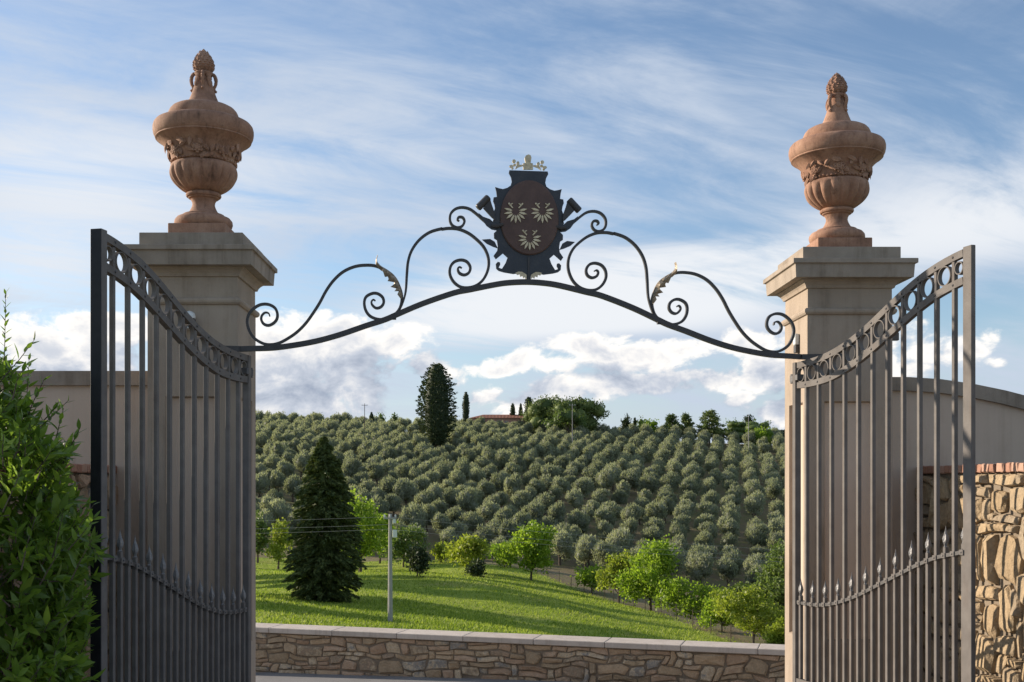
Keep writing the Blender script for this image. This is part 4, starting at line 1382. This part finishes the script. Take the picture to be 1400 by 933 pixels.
# (x, base row or None, Y or None, top row, width, material, lobes, cards, label, group)
LT = [
    (380, 779, None, 714, 34, 'yellow', rnd_lobes(9, 1, .35, .92, .5, .13, .5), 1100, 'slender yellow-green sapling left of the big dark conifer'),
    (352, 770, None, 702, 34, 'midgreen', rnd_lobes(8, 2, .3, .85, .55, .15, .5), 1200, 'pale green bushy tree beside the left gate leaf'),
    (492, None, 122, 676, 74, 'fresh', rnd_lobes(16, 3, .3, .9, .45, .13, .55), 4200, 'bright green tree showing behind the right side of the big dark conifer'),
    (519, 771, None, 708, 52, 'fresh', rnd_lobes(11, 4, .42, .9, .45, .13, .6), 1500, 'thin green tree just left of the concrete pole'),
    (552, 776, None, 722, 62, 'midgreen', rnd_lobes(13, 5, .35, .9, .42, .13, .62), 2300, 'loose olive-green tree just right of the concrete pole'),
    (603, 770, None, 743, 22, 'yellow', rnd_lobes(7, 6, .35, .85, .5, .2, .5), 600, 'tiny yellow shrub at the foot of the olive grove'),
    (642, 784, None, 736, 56, 'yellow', rnd_lobes(13, 7, .45, .88, .42, .14, .64), 2400, 'flat-topped yellow-green tree on the far meadow edge'),
    (690, 776, None, 746, 34, 'fresh', rnd_lobes(7, 8, .3, .8, .5, .2, .5), 900, 'low green shrub left of the round fresh green tree'),
    (726, 794, None, 721, 68, 'fresh', rnd_lobes(18, 9, .36, .90, .42, .13, .60), 4200, 'round fresh green tree with a short trunk in the middle of the meadow edge'),
    (809, 812, None, 771, 44, 'fresh', rnd_lobes(9, 10, .3, .8, .45, .17, .6), 900, 'thin low green bush on the bare soil beyond the meadow'),
    (846, 838, 116, 757, 52, 'yellow', rnd_lobes(12, 11, .45, .9, .46, .12, .55), 2300, 'light yellow-green tree left of the tall fresh green tree'),
    (889, 856, 104, 741, 84, 'fresh', rnd_lobes(24, 12, .25, .92, .36, .10, .58), 5200, 'tallest fresh green tree at the right meadow edge'),
    (944, 846, 100, 790, 86, 'fresh', rnd_lobes(16, 13, .3, .85, .38, .15, .62), 3300, 'broad fresh green tree right of the tallest one'),
    (987, 885, 86, 820, 58, 'fresh', rnd_lobes(12, 14, .3, .88, .46, .15, .55), 2300, 'dense green bush above the right half of the low wall'),
    (1030, 895, 80, 806, 96, 'yellow', rnd_lobes(20, 15, .3, .9, .38, .12, .6), 4200, 'bright yellow-green tree near the right gate pillar'),
    (1064, 880, 108, 750, 76, 'midgreen', rnd_lobes(24, 16, .2, .92, .38, .10, .6), 5200, 'tall dull green tree beside the right gate pillar'),
    (571, 789, None, 748, 30, 'dark', rnd_lobes(9, 18, .2, .85, .5, .16, .4), 1500, 'small dark conical shrub right of the concrete pole'),
    (652, 789, None, 768, 17, 'dark', rnd_lobes(6, 19, .3, .7, .6, .25, .4), 600, 'very small dark shrub under the flat-topped yellow-green tree'),
    (1015, 860, 112, 800, 60, 'midgreen', rnd_lobes(12, 20, .2, .88, .45, .14, .55), 2400, 'dull green bush behind the bright yellow-green tree'),
    (1068, 905, 72, 848, 40, 'yellow', rnd_lobes(9, 17, .3, .85, .5, .17, .5), 1600, 'lowest bright green bush against the right gate pillar'),
]
for i, (x, yb, Y, top, w, mt, lobes, nc, lab) in enumerate(LT):
    if Y is None:
        Y = ground_hit(x, yb)
    w, nc = w * 1.12, nc * 1.1
    leafy('bush' if ('bush' in lab or 'shrub' in lab) and 'bushy' not in lab else 'broadleaf_tree', lab, 'bush' if ('bush' in lab or 'shrub' in lab) and 'bushy' not in lab else 'tree', x, Y, top, w, mt, lobes, int(nc * 1.15),
          .0030 * Y, .0019 * Y, .22, seed=200 + i, core=.0)

def revolve_tree(name, label, cat, x, Y, prof, mat, n, cl, cw, seed=1, zb=None, extra=None, droop=-.25, group=None, core=.72, lump=.16):
    """columnar or conical tree; prof: (photo row, width in px) from the top down"""
    X = (x - VX) / F_PX * Y
    k = Y / F_PX
    z = terr(X, Y) if zb is None else zb
    zz = np.array([EYE + (VY - p[0]) * k - z for p in prof])[::-1]
    rr_ = np.array([p[1] * k / 2 for p in prof])[::-1]
    rn = np.random.RandomState(seed)
    # sample by area
    h = np.linspace(zz[0], zz[-1], 200)
    rad_ = np.interp(h, zz, rr_)
    w = rad_ + .05 * rad_.max()
    hs = rn.choice(h, n, p=w / w.sum()) + rn.uniform(-.5, .5, n) * (h[1] - h[0])
    a = rn.uniform(0, 2 * PI, n)
    d = np.stack([np.cos(a), np.sin(a), np.zeros(n)], 1)
    lum = 1 + lump * (np.sin(a * 3 + hs * 2.2 + seed) * .5 + np.sin(a * 5 - hs * 3.1 + 1) * .5 + np.sin(hs * 5.3 + a) * .5)
    r = np.interp(hs, zz, rr_) * (1 - .45 * rn.uniform(0, 1, n) ** 2.2) * lum
    P = d * r[:, None]
    P[:, 2] = hs
    parts = [cards(P, cl, cw, rn, d * 1.2 + np.array([0, 0, droop]), .6)]
    cm = MB()
    ii = [int(q) for q in np.linspace(2, 197, 16)]
    cm.lathe([(max(.02, rad_[q] * core), h[q]) for q in ii], 12, lambda r0, z0, a0: r0 * (1 + .12 * math.sin(a0 * 3 + z0 * 2)))
    quad = [f for f in cm.F if len(f) == 4]
    parts.append((np.array(cm.V), np.array(quad)))
    if extra:
        parts.append(extra(k, rn))
    V, F = join(parts)
    t = thing(name, label, cat, (X, Y, z), 0, group)
    link('crown', mesh_np('crown', V, F, mat), t)
    MB().tube([(0, 0, -.4), (0, 0, zz[0] + (zz[-1] - zz[0]) * .3)], [max(.1, rr_.max() * .09), max(.05, rr_.max() * .05)], 7).build('trunk', 'bark', t)
    return t
# big conifer on the meadow: whorls of drooping boughs
def big_conifer():
    Y = ground_hit(443, 823)
    X = (443 - VX) / F_PX * Y
    z = terr(X, Y)
    k = Y / F_PX
    t = thing('conifer_tree', 'big dark conical conifer standing on the meadow left of the pole', 'tree', (X, Y, z))
    prof = [(594, 5), (606, 22), (620, 36), (640, 52), (660, 68), (690, 88), (720, 94), (750, 104), (785, 107), (800, 98), (815, 80), (826, 56)]
    zz = np.array([EYE + (VY - p[0]) * k - z for p in prof])[::-1]
    rr_ = np.array([p[1] * k / 2 * .98 for p in prof])[::-1]
    rn = np.random.RandomState(77)
    P, A = [], []
    tops = [(0, 0, zz[-1], 1.0), (19 * k, .3, EYE + (VY - 628) * k - z, .42)]
    for (ox, oy, top, sc) in tops:
        h0 = .25 if sc == 1 else top - 2.6
        h = h0
        while h < top:
            r = np.interp(h if sc == 1 else h, zz, rr_) if sc == 1 else (top - h) * .24 + .05
            nb = max(4, int(7 + r * 2.5))
            for b in range(nb):
                a = rn.uniform(0, 2 * PI)
                L = r * rn.uniform(.72, 1.14)
                m = int(14 + L * 40)
                s = rn.uniform(.12, 1, m) ** .75
                side = rn.normal(0, 1, m) * .16 * (1.15 - s) * L
                dz = .10 * L * s - .30 * L * s ** 2 + rn.normal(0, .05, m)
                p = np.stack([ox + np.cos(a) * L * s - np.sin(a) * side, oy + np.sin(a) * L * s + np.cos(a) * side, h + dz - .15], 1)
                P.append(p)
                A.append(np.tile([[math.cos(a), math.sin(a), -.35]], (m, 1)))
            h += .16 + .10 * r / 3
    P, A = np.concatenate(P), np.concatenate(A)
    V1 = cards(P, .34, .11, rn, A, .6)
    cm = MB()
    cm.lathe([(max(.02, np.interp(q, zz, rr_) * .28), q) for q in np.linspace(.25, zz[-1] * .96, 18)], 14, lambda r0, z0, a0: r0 * (1 + .2 * math.sin(a0 * 4 + z0 * 3)))
    core = (np.array(cm.V), np.array([f for f in cm.F if len(f) == 4]))
    V, F = join([V1, core])
    link('crown', mesh_np('crown', V, F, 'conifer'), t)
    MB().tube([(0, 0, -.4), (0, 0, zz[-1] * .9)], [.22, .04], 8).build('trunk', 'bark', t)
big_conifer()
# skyline and hillside trees
revolve_tree('holm_oak', 'tall dense dark columnar tree rising out of the olive grove', 'tree', 597, 290,
             [(497, 8), (503, 22), (512, 32), (525, 42), (545, 47), (560, 50), (575, 48), (590, 42), (602, 30), (610, 20)], 'dark', 5200, .75, .32, 5, droop=.3, lump=.2, core=.66)
CYP = [(637, 345, [(536, 2), (541, 7), (552, 10), (563, 10), (573, 8), (577, 6)], 'small dark cypress right of the tall columnar tree'),
       (701, 356, [(551, 1), (556, 5), (564, 7), (580, 7)], 'leftmost little cypress behind the red roofed house'),
       (712, 356, [(552, 1), (558, 4), (566, 6), (580, 6)], 'second little cypress behind the red roofed house'),
       (723, 352, [(543, 4), (547, 10), (556, 12), (570, 12), (582, 10)], 'dark cypress touching the left side of the umbrella pines'),
       (508, 330, [(564, 1), (568, 4), (574, 6), (584, 6)], 'tiny cypress on the left skyline right of the wooden pole'),
       (868, 352, [(571, 1), (576, 4), (584, 5), (600, 4)], 'tiny cypress on the skyline between two dark trees'),
       (1069, 345, [(588, 6), (594, 16), (602, 20), (612, 20)], 'dark shrub at the right end of the skyline')]
for i, (x, Y, pr, lab) in enumerate(CYP):
    revolve_tree('cypress_tree', lab, 'cypress', x, Y, pr, 'dark', 700, .55, .2, 30 + i, droop=1.6, lump=.08, core=.8)
def flat_lobes(seed, n, zlo, zhi, r, rz, sx=.8):
    rn = np.random.RandomState(seed)
    out = []
    for k in range(n):
        u = -1 + 2 * (k + .5) / n
        out.append((u * sx + rn.uniform(-.06, .06), rn.uniform(-.35, .35), zlo + (zhi - zlo) * math.sqrt(max(0, 1 - u * u)) * rn.uniform(.75, 1), r * rn.uniform(.8, 1.2), r * rn.uniform(.8, 1.2), rz * rn.uniform(.8, 1.2)))
    return out
leafy('umbrella_pine', 'left broad umbrella pine beside the red roofed house', 'pine', 752, 345, 544, 74, 'pine',
      flat_lobes(1, 9, .42, .82, .34, .2) + flat_lobes(2, 7, .22, .55, .34, .2, .6), 5200, .7, .38, .3, .35, seed=301, core=.82, lo=.8)
leafy('umbrella_pine', 'right wide umbrella pine overhanging to the right', 'pine', 790, 338, 542, 74, 'pine',
      flat_lobes(3, 10, .55, .84, .26, .15, .85) + flat_lobes(4, 7, .25, .6, .32, .2, .5), 5600, .7, .38, .3, .35, seed=302, core=.82, lo=.8)
leafy('umbrella_pine', 'lighter green pine in front of the two umbrella pines', 'pine', 776, 328, 556, 60, 'midgreen',
      flat_lobes(5, 9, .35, .78, .34, .2, .7), 1700, .65, .36, .3, .3, seed=303, core=.7)
SK = [(856, 350, 570, 12, 'dark', 'small dark round-headed tree on the skyline right of the pines'),
      (888, 348, 573, 40, 'fresh', 'light green treetop on the skyline'),
      (880, 352, 572, 20, 'midgreen', 'dull green treetop left of the light green one'),
      (1042, 330, 587, 42, 'fresh', 'round bright green tree at the right end of the hill crest'),
      (1006, 345, 574, 44, 'midgreen', 'dark rounded tree mass right of the cedars'),
      (1036, 350, 573, 52, 'midgreen', 'wide dark tree mass near the right skyline pole'),
      (1024, 362, 567, 14, 'dark', 'small dark tuft above the wide tree mass'),
      (1078, 345, 590, 26, 'midgreen', 'last dark tree touching the right pillar on the skyline')]
for i, (x, Y, top, w, mt, lab) in enumerate(SK):
    leafy('broadleaf_tree', lab, 'tree', x, Y, top, w, mt, rnd_lobes(10, 60 + i, .2, .84, .5, .2, .5), 1300, .6, .36, .3, seed=400 + i, core=.75)
def cedar(label, x, Y, top, base, w, seed):
    X = (x - VX) / F_PX * Y
    k = Y / F_PX
    z = terr(X, Y)
    H = EYE + (VY - top) * k - z
    rn = np.random.RandomState(seed)
    t = thing('cedar_tree', label, 'cedar', (X, Y, z))
    P, A = [], []
    lv = 12
    m0 = MB()
    for i in range(lv):
        f = i / (lv - 1)
        h = H * (.25 + .72 * f)
        r = w * k / 2 * (1.05 - .75 * f ** 1.3)
        for b in range(7):
            a = rn.uniform(0, 2 * PI)
            L = r * rn.uniform(.35, 1.15)
            n = int(16 + L * 14)
            s = rn.uniform(.25, 1, n) ** .8
            P.append(np.stack([np.cos(a) * L * s + rn.normal(0, .3, n), np.sin(a) * L * s + rn.normal(0, .3, n), h + .12 * L * s + rn.normal(0, .24, n)], 1))
            A.append(np.tile([[math.cos(a), math.sin(a), .15]], (n, 1)))
            m0.tube([(0, 0, h - .2), (math.cos(a) * L * .9, math.sin(a) * L * .9, h + .1 * L)], [.07, .02], 4)
    P, A = np.concatenate(P), np.concatenate(A)
    V, F = cards(P, .7, .26, rn, A, .7)
    link('crown', mesh_np('crown', V, F, 'pine'), t)
    m0.tube([(0, 0, -.4), (0, 0, H * .97)], [.3, .05], 7)
    m0.build('trunk', 'bark', t)
cedar('left spreading dark cedar on the skyline', 919, 345, 568, 600, 34, 1)
cedar('narrow dark cedar with open boughs beside the left spreading one', 937, 347, 567, 600, 30, 2)
cedar('largest dark cedar on the skyline left of the tree masses', 970, 340, 562, 602, 46, 3)
# ragged treetops along the left crest
for i, x in enumerate((352, 372, 392, 410, 438, 455, 470, 520, 540)):
    leafy('broadleaf_tree', 'small treetop breaking the left end of the hill crest', 'tree', x, 356, 566 + (i * 37 % 7), 13 + (i * 13 % 8), 'midgreen', rnd_lobes(7, 90 + i, .3, .85, .5, .2, .5), 420, .6, .34, .3, seed=500 + i,
          group='treetops along the left crest', core=.7)

# trees west of the view whose long shadows fall across the meadow
for i, (X, Y, H, Wd) in enumerate([(-23, 77, 6, 5), (-25, 86, 13, 5), (-25, 91, 14, 6), (-26, 95.5, 12, 4), (-27, 107, 13, 6), (-28, 113, 13, 6), (-31, 120, 10, 6), (-44, 152, 12, 8)]):
    x = X / Y * F_PX + VX
    z = terr(X, Y)
    leafy('broadleaf_tree', 'broad tree on the meadow west of the gate view', 'tree', x, Y, VY - (z + H - EYE) / Y * F_PX, Wd * 2 / Y * F_PX * .55, 'midgreen', rnd_lobes(12, 120 + i, .25, .88, .5, .16, .5), 1500, .5, .3, .3, seed=600 + i,
          group='trees west of the meadow', core=.8)

# ------------------------------------------------------------------ meadow grass (nobody could count it)
rg = np.random.RandomState(12)
n = 90000
Yg = 60 + 100 * rg.uniform(0, 1, n) ** 1.5
Xg = (rg.uniform(-.26, .27, n)) * Yg
keep = np.array([grass_side(x, y) > rg.uniform(-1.5, .5) for x, y in zip(Xg, Yg)])
Xg, Yg = Xg[keep], Yg[keep]
Zg = np.array([terr(x, y) for x, y in zip(Xg, Yg)])
B = np.stack([Xg, Yg, Zg - .02], 1)
cl_ = .55 + .45 * np.sin(Xg * .9 + np.sin(Yg * .7) * 2) * np.sin(Yg * .55)
hh = (.07 + .12 * rg.uniform(0, 1, len(B)) ** 2 + .08 * cl_)[:, None]
sd = rg.normal(size=(len(B), 3)) * np.array([1, 1, 0])
sd = unit(sd) * .045
tip = B + np.array([0, 0, 1]) * hh + rg.normal(size=(len(B), 3)) * np.array([.06, .06, .0]) + np.array([.04, 0, 0])
V = np.stack([B - sd, B + sd, tip], 1).reshape(-1, 3)
F = np.arange(3 * len(B)).reshape(-1, 3)
tag(link('meadow_grass', mesh_np('meadow_grass', V, F, 'grassblade')), 'fresh green grass covering the sloping meadow', 'grass', None, 'stuff')

# ------------------------------------------------------------------ poles, wires, fence, houses
def pole(name, label, x, Y, top, r, mat, arms, base=None):
    X = (x - VX) / F_PX * Y
    z = terr(X, Y)
    H = EYE + (VY - top) / F_PX * Y - z
    t = thing(name, label, 'pole', (X, Y, z))
    MB().tube([(0, 0, -.3), (0, 0, H)], [r * 1.35, r * .85], 10).build('pole_shaft', mat, t)
    for (h, w) in arms:
        a = MB().bbox((-w, -r - .09, H - h - .05), (w, -r * .8, H - h + .05), .008).build('crossarm', mat, t)
        m = MB()
        for s in (-1, 0, 1):
            m.lathe([(.035, H - h + .05), (.06, H - h + .09), (.05, H - h + .14), (.065, H - h + .17), (.02, H - h + .22)], 8, cen=(s * w * .85, -r - .03, 0))
        m.build('insulator', 'insul', a, True)
    return t, X, z + H
Yp = ground_hit(533, 850)
pt, PX, PZ = pole('utility_pole', 'grey concrete utility pole standing in the middle of the meadow', 533.5, Yp, 703, .115, 'concrete', [(.25, .38)])
MB().bbox((.16, -.25, 5.05), (.42, -.05, 5.5), .02).build('junction_box', 'plastic', pt)
MB().bbox((.13, -.16, 5.2), (.2, .02, 5.3), .01).build('box_bracket', 'concrete', pt)
MB().bbox((.16, -.22, 5.9), (.34, -.05, 6.15), .02).build('junction_box', 'plastic', pt)
for i, (dz, lab) in enumerate([(-.15, 'highest thin overhead wire running left and right from the concrete pole'), (-.62, 'middle thin overhead wire running left and right from the concrete pole'),
                               (-.9, 'lowest thin overhead wire running left and right from the concrete pole')]):
    P = []
    for s in (-1, 1):
        ex, ey, ez = (PX - 42, Yp + 3, PZ + dz + .3) if s < 0 else (PX + 46, Yp + 8, PZ + dz - 3.2)
        seg = []
        for q in range(15):
            t_ = q / 14
            seg.append((PX + (ex - PX) * t_, Yp - .2 + (ey - Yp) * t_, PZ + dz + (ez - PZ - dz) * t_ - 2.2 * t_ * (1 - t_)))
        P += seg[::-1] if s < 0 else seg[1:]
    tag(MB().tube(P, .008, 4).build('overhead_wire', 'concrete'), lab, 'wire', 'overhead wires on the concrete pole')
for lab, x, Y, top in (('thin wooden pole on the left skyline', 498.5, 300, 552), ('thin pole with pale bracket in front of the umbrella pines', 782.5, 296, 552), ('thin pole on the skyline in front of the wide dark tree mass', 1023.5, 296, 568)):
    pole('skyline_pole', lab, x, Y, top, .085, 'bark' if x < 700 else 'concrete', [(.45, .8)] if x < 1000 else [])

fe = thing('wire_fence', 'thin wire fence of dark posts along the edge of the meadow', 'fence', (7.4, 144, 0))
pts = []
for (ax, ay), (bx, by) in zip(FENCE[2:], FENCE[3:-1]):
    L = math.hypot(bx - ax, by - ay)
    for q in range(int(L / 4)):
        pts.append((ax + (bx - ax) * q * 4 / L, ay + (by - ay) * q * 4 / L))
pm_ = MB().tube([(0, 0, -.3), (0, 0, 1.35)], .035, 6)
pmd = mesh_data('fence_post', pm_.V, pm_.F, 'bark')
wm = MB()
for q, (x, y) in enumerate(pts):
    link('fence_post', pmd, fe, (x - 7.4, y - 144, terr(x, y)))
for h in (.4, .8, 1.2):
    wm.tube([(x - 7.4, y - 144, terr(x, y) + h) for x, y in pts], .006, 3)
wm.build('fence_wire', 'iron_dark', fe)

def house(label, x, Y, wpx, depth, eave, ridge, mat_w, mat_r, wins):
    k = Y / F_PX
    X, w = (x - VX) * k, wpx * k / 2
    z = min(terr(X, Y), terr(X, Y + depth)) - .3
    he, hr = EYE + (VY - eave) * k - z, EYE + (VY - ridge) * k - z
    t = thing('farmhouse', label, 'house', (X, Y, z))
    MB().bbox((-w, 0, 0), (w, depth, he), .02).build('wall', mat_w, t)
    o = .5
    V = [(-w - o, -o, he + .003), (w + o, -o, he + .003), (w + o, depth + o, he + .003), (-w - o, depth + o, he + .003), (-w + depth * .45, depth / 2, hr), (w - depth * .45, depth / 2, hr)]
    V += [(a, b, c - .0) for a, b, c in []]
    F = [(0, 1, 5, 4), (1, 2, 5), (2, 3, 4, 5), (3, 0, 4), (3, 2, 1, 0)]
    rf = MB().add(V, F).build('roof', mat_r, t)
    m = MB()
    nr = int((2 * w) / .45)
    for q in range(nr):                                             # tile rolls on the front slope
        u = -w + .2 + q * (2 * w - .4) / nr
        tt = min(1, min(u + w + o, w + o - u) / (depth * .45 + o))
        y1, z1 = -o + (depth / 2 + o) * tt * .98, he + (hr - he) * tt * .98
        m.tube([(u, -o, he + .03), (u, y1, z1 + .03)], .09, 4)
    m.build('tile_rolls', mat_r, rf)['kind'] = 'stuff'
    MB().box((w * .2, depth * .42, hr - .5), (w * .2 + .7, depth * .42 + .7, hr + .5)).build('chimney', mat_w, rf)
    for q in wins:
        f = MB().box((q * w - .5, -.05, he - 2.2), (q * w + .5, .02, he - .9)).build('window', 'whitewash', t)
        MB().box((q * w - .42, -.07, he - 2.12), (q * w + .42, -.052, he - .98)).build('pane', 'darkglass', f)
house('long low farmhouse with a red tiled roof on the hilltop', 688, 352, 90, 9, 572, 566, 'render', 'rooftile', (-.7, -.3, .1, .5, .8))
house('small pale building between the cedars on the skyline', 903, 356, 10, 5, 590, 587, 'whitewash', 'rooftile', (0,))

# ------------------------------------------------------------------ leafy bush in front of the left wall
bush = thing('leafy_bush', 'glossy green leafy bush growing at the left edge in front of the side wall', 'bush', (-2.9, 5.7, 0))
ENV = [(-.1, -1.93), (.3, -1.98), (.62, -1.97), (.9, -1.92), (1.1, -1.93), (1.28, -1.885), (1.45, -1.925), (1.58, -1.99), (1.73, -2.02), (1.82, -2.09), (1.92, -2.17), (2.0, -2.22), (2.1, -2.28), (2.22, -2.33), (2.32, -2.38)]
rb_ = np.random.RandomState(31)
def leaf_shape(L, w):
    """folded lance-shaped leaf along +x, normal +z"""
    xs = [0, .12, .32, .58, .82, 1.0]
    ws = [.06, .32, .5, .42, .2, 0]
    V = []
    for x, q in zip(xs, ws):
        dr = -.10 * x * x * L
        V += [(x * L, -q * w, dr + .22 * q * w), (x * L, 0, dr), (x * L, q * w, dr + .22 * q * w)]
    F = []
    for i in range(5):
        F += [(3 * i, 3 * i + 3, 3 * i + 4, 3 * i + 1), (3 * i + 1, 3 * i + 4, 3 * i + 5, 3 * i + 2)]
    return np.array(V), np.array(F)
LFV, LFF = leaf_shape(1.0, 1.0)
def frame_m(ax, nrm):
    ax = ax / np.linalg.norm(ax)
    n_ = nrm - ax * np.dot(nrm, ax)
    n_ /= max(1e-6, np.linalg.norm(n_))
    return np.stack([ax, np.cross(n_, ax), n_], 1)
leaves = []                                                        # (centre, 3x3, length, width)
stems = MB()
def shoot(base, dirv, L, nl, ll):
    dirv = dirv / np.linalg.norm(dirv)
    p1 = base + dirv * L
    stems.tube([tuple(base), tuple(base + dirv * L * .5 + rb_.normal(0, .006, 3)), tuple(p1)], [.0035, .0026, .0015], 4)
    for q in range(nl):
        f = (q + rb_.uniform(0, .8)) / nl
        p = base + dirv * L * (.25 + .75 * f)
        a = q * 2.4 + rb_.uniform(-.4, .4)
        s = np.cross(dirv, [0.3, .9, .2])
        s /= np.linalg.norm(s)
        s2 = np.cross(dirv, s)
        out_ = s * math.cos(a) + s2 * math.sin(a)
        op = .95 - .55 * f
        ax = out_ * op + dirv * (1 - op * .45) + np.array([0, 0, -.12])
        l = ll * rb_.uniform(.7, 1.2) * (1.05 - .3 * f)
        leaves.append((p, frame_m(ax, dirv * .8 + np.array([0, 0, .5]) + rb_.normal(0, .25, 3)), l, l * rb_.uniform(.30, .40)))
nshoot = 0
tries = 0
while nshoot < 1400 and tries < 60000:
    tries += 1
    z = rb_.uniform(-.02, 2.3)
    Y = rb_.uniform(4.75, 6.35)
    edge = (lerp_tab(ENV, z) + .035) * Y / 5.6
    bump = .10 * math.sin(z * 7 + Y * 3) * math.sin(Y * 8 + z * 2) - .05
    dep = abs(rb_.normal(0, .20)) + (rb_.uniform(0, .95) if rb_.uniform() < .45 else 0)
    X = edge - dep + min(0, bump)
    # front surface of the bush recedes to the right
    front = 4.95 + .35 * math.sin(X * 5 + z * 4) * .4 + .55 * max(0, 1 - (edge - X) / .5)
    if Y < front or X < -3.5:
        continue
    if Y > front + .45 and dep > .3 and rb_.uniform() < .75:
        continue
    d = np.array([.55 if dep < .3 else .1, -.55, .75]) + rb_.normal(0, .45, 3)
    L = rb_.uniform(.07, .18)
    base = np.array([X + 2.9 - .05, Y - 5.7, z - .06])
    shoot(base - d / np.linalg.norm(d) * L * .4, d, L, rb_.randint(6, 10), .106)
    nshoot += 1
# plume-like upright sprigs at the left edge and stray twigs
for (x, z0, z1, Y, n_, ll) in ((4, 1.85, 2.56, 5.7, 34, .05), (-12, 1.8, 2.45, 5.6, 30, .05), (14, 1.8, 2.22, 5.75, 16, .05), (38, 1.9, 2.23, 5.8, 11, .06), (24, 1.85, 2.12, 5.6, 10, .06), (-25, 1.8, 2.3, 5.9, 26, .05)):
    X = (x - VX) / F_PX * Y
    shoot(np.array([X + 2.9, Y - 5.7, z0]), np.array([.02, 0, 1]), z1 - z0, n_, ll)
for (x0, y0, x1, y1, Y) in ((48, 590, 104, 549, 5.8), (118, 742, 146, 762, 5.75), (70, 640, 104, 620, 5.7), (105, 700, 132, 686, 5.7), (112, 830, 134, 812, 5.6), (60, 575, 88, 556, 5.9)):
    a = np.array([(x0 - VX) / F_PX * Y + 2.9, Y - 5.7, EYE + (VY - y0) / F_PX * Y])
    b = np.array([(x1 - VX) / F_PX * Y + 2.9, Y - 5.7 - .1, EYE + (VY - y1) / F_PX * Y])
    shoot(a, b - a, float(np.linalg.norm(b - a)), 9, .06)
# loose sprigs breaking the outline
for q in range(44):
    z = rb_.uniform(.35, 2.15)
    Y = rb_.uniform(5.05, 5.9)
    X = lerp_tab(ENV, z) * Y / 5.6 - rb_.uniform(.02, .45)
    d = np.array([rb_.uniform(.1, .9), rb_.uniform(-.7, .1), rb_.uniform(.5, 1.2)])
    shoot(np.array([X + 2.9, Y - 5.7, z - .05]), d, rb_.uniform(.16, .30), rb_.randint(8, 13), .075)
# main stems
for k in range(14):
    a = rb_.uniform(0, 6.28)
    x0, y0 = rb_.uniform(-.3, .35), rb_.uniform(-.35, .3)
    h = rb_.uniform(1.2, 1.9)
    stems.tube([(x0, y0, -.05), (x0 + .12 * math.cos(a), y0 + .12 * math.sin(a), h * .5), (x0 + .3 * math.cos(a), y0 + .25 * math.sin(a), h)], [.018, .013, .006], 6)
stems.build('branches', 'bark', bush)['kind'] = 'stuff'
# the 300 leaves that show largest are parts, the rest one part
def score(l):
    p = l[0] + np.array([2.9 * -1, 5.7, 0])
    x = p[0] / p[1]
    return (0 if -.43 < x else 5) + p[1] - l[2] * 8 + (0 if p[2] > .45 else 3)
order = sorted(range(len(leaves)), key=lambda i: score(leaves[i]))
lme = mesh_np('leaf', LFV, LFF, 'laurel')
lme.polygons.foreach_set('use_smooth', [True] * len(lme.polygons))
for i in order[:300]:
    p, m, l, w = leaves[i]
    o = link('leaf', lme, bush)
    mm = Matrix([[m[r][0] * l, m[r][1] * w, m[r][2] * w, p[r]] for r in range(3)] + [[0, 0, 0, 1]])
    o.matrix_local = mm
VV, FF = [], []
for c, i in enumerate(order[300:]):
    p, m, l, w = leaves[i]
    VV.append((LFV * np.array([l, w, w])) @ m.T + p)
    FF.append(LFF + c * len(LFV))
tag(link('foliage', mesh_np('foliage', np.concatenate(VV), np.concatenate(FF), 'laurel'), bush), kind='stuff')
# planting bed under the bush
bed = MB()
bed.bbox((-6.5, 4.4, -.05), (-2.30, 7.6, .05), .02)
tag(bed.build('planting_bed', 'bark'), kind='structure')
print('olives', len(ol), 'leaves', len(leaves), 'objects', len(bpy.data.objects))
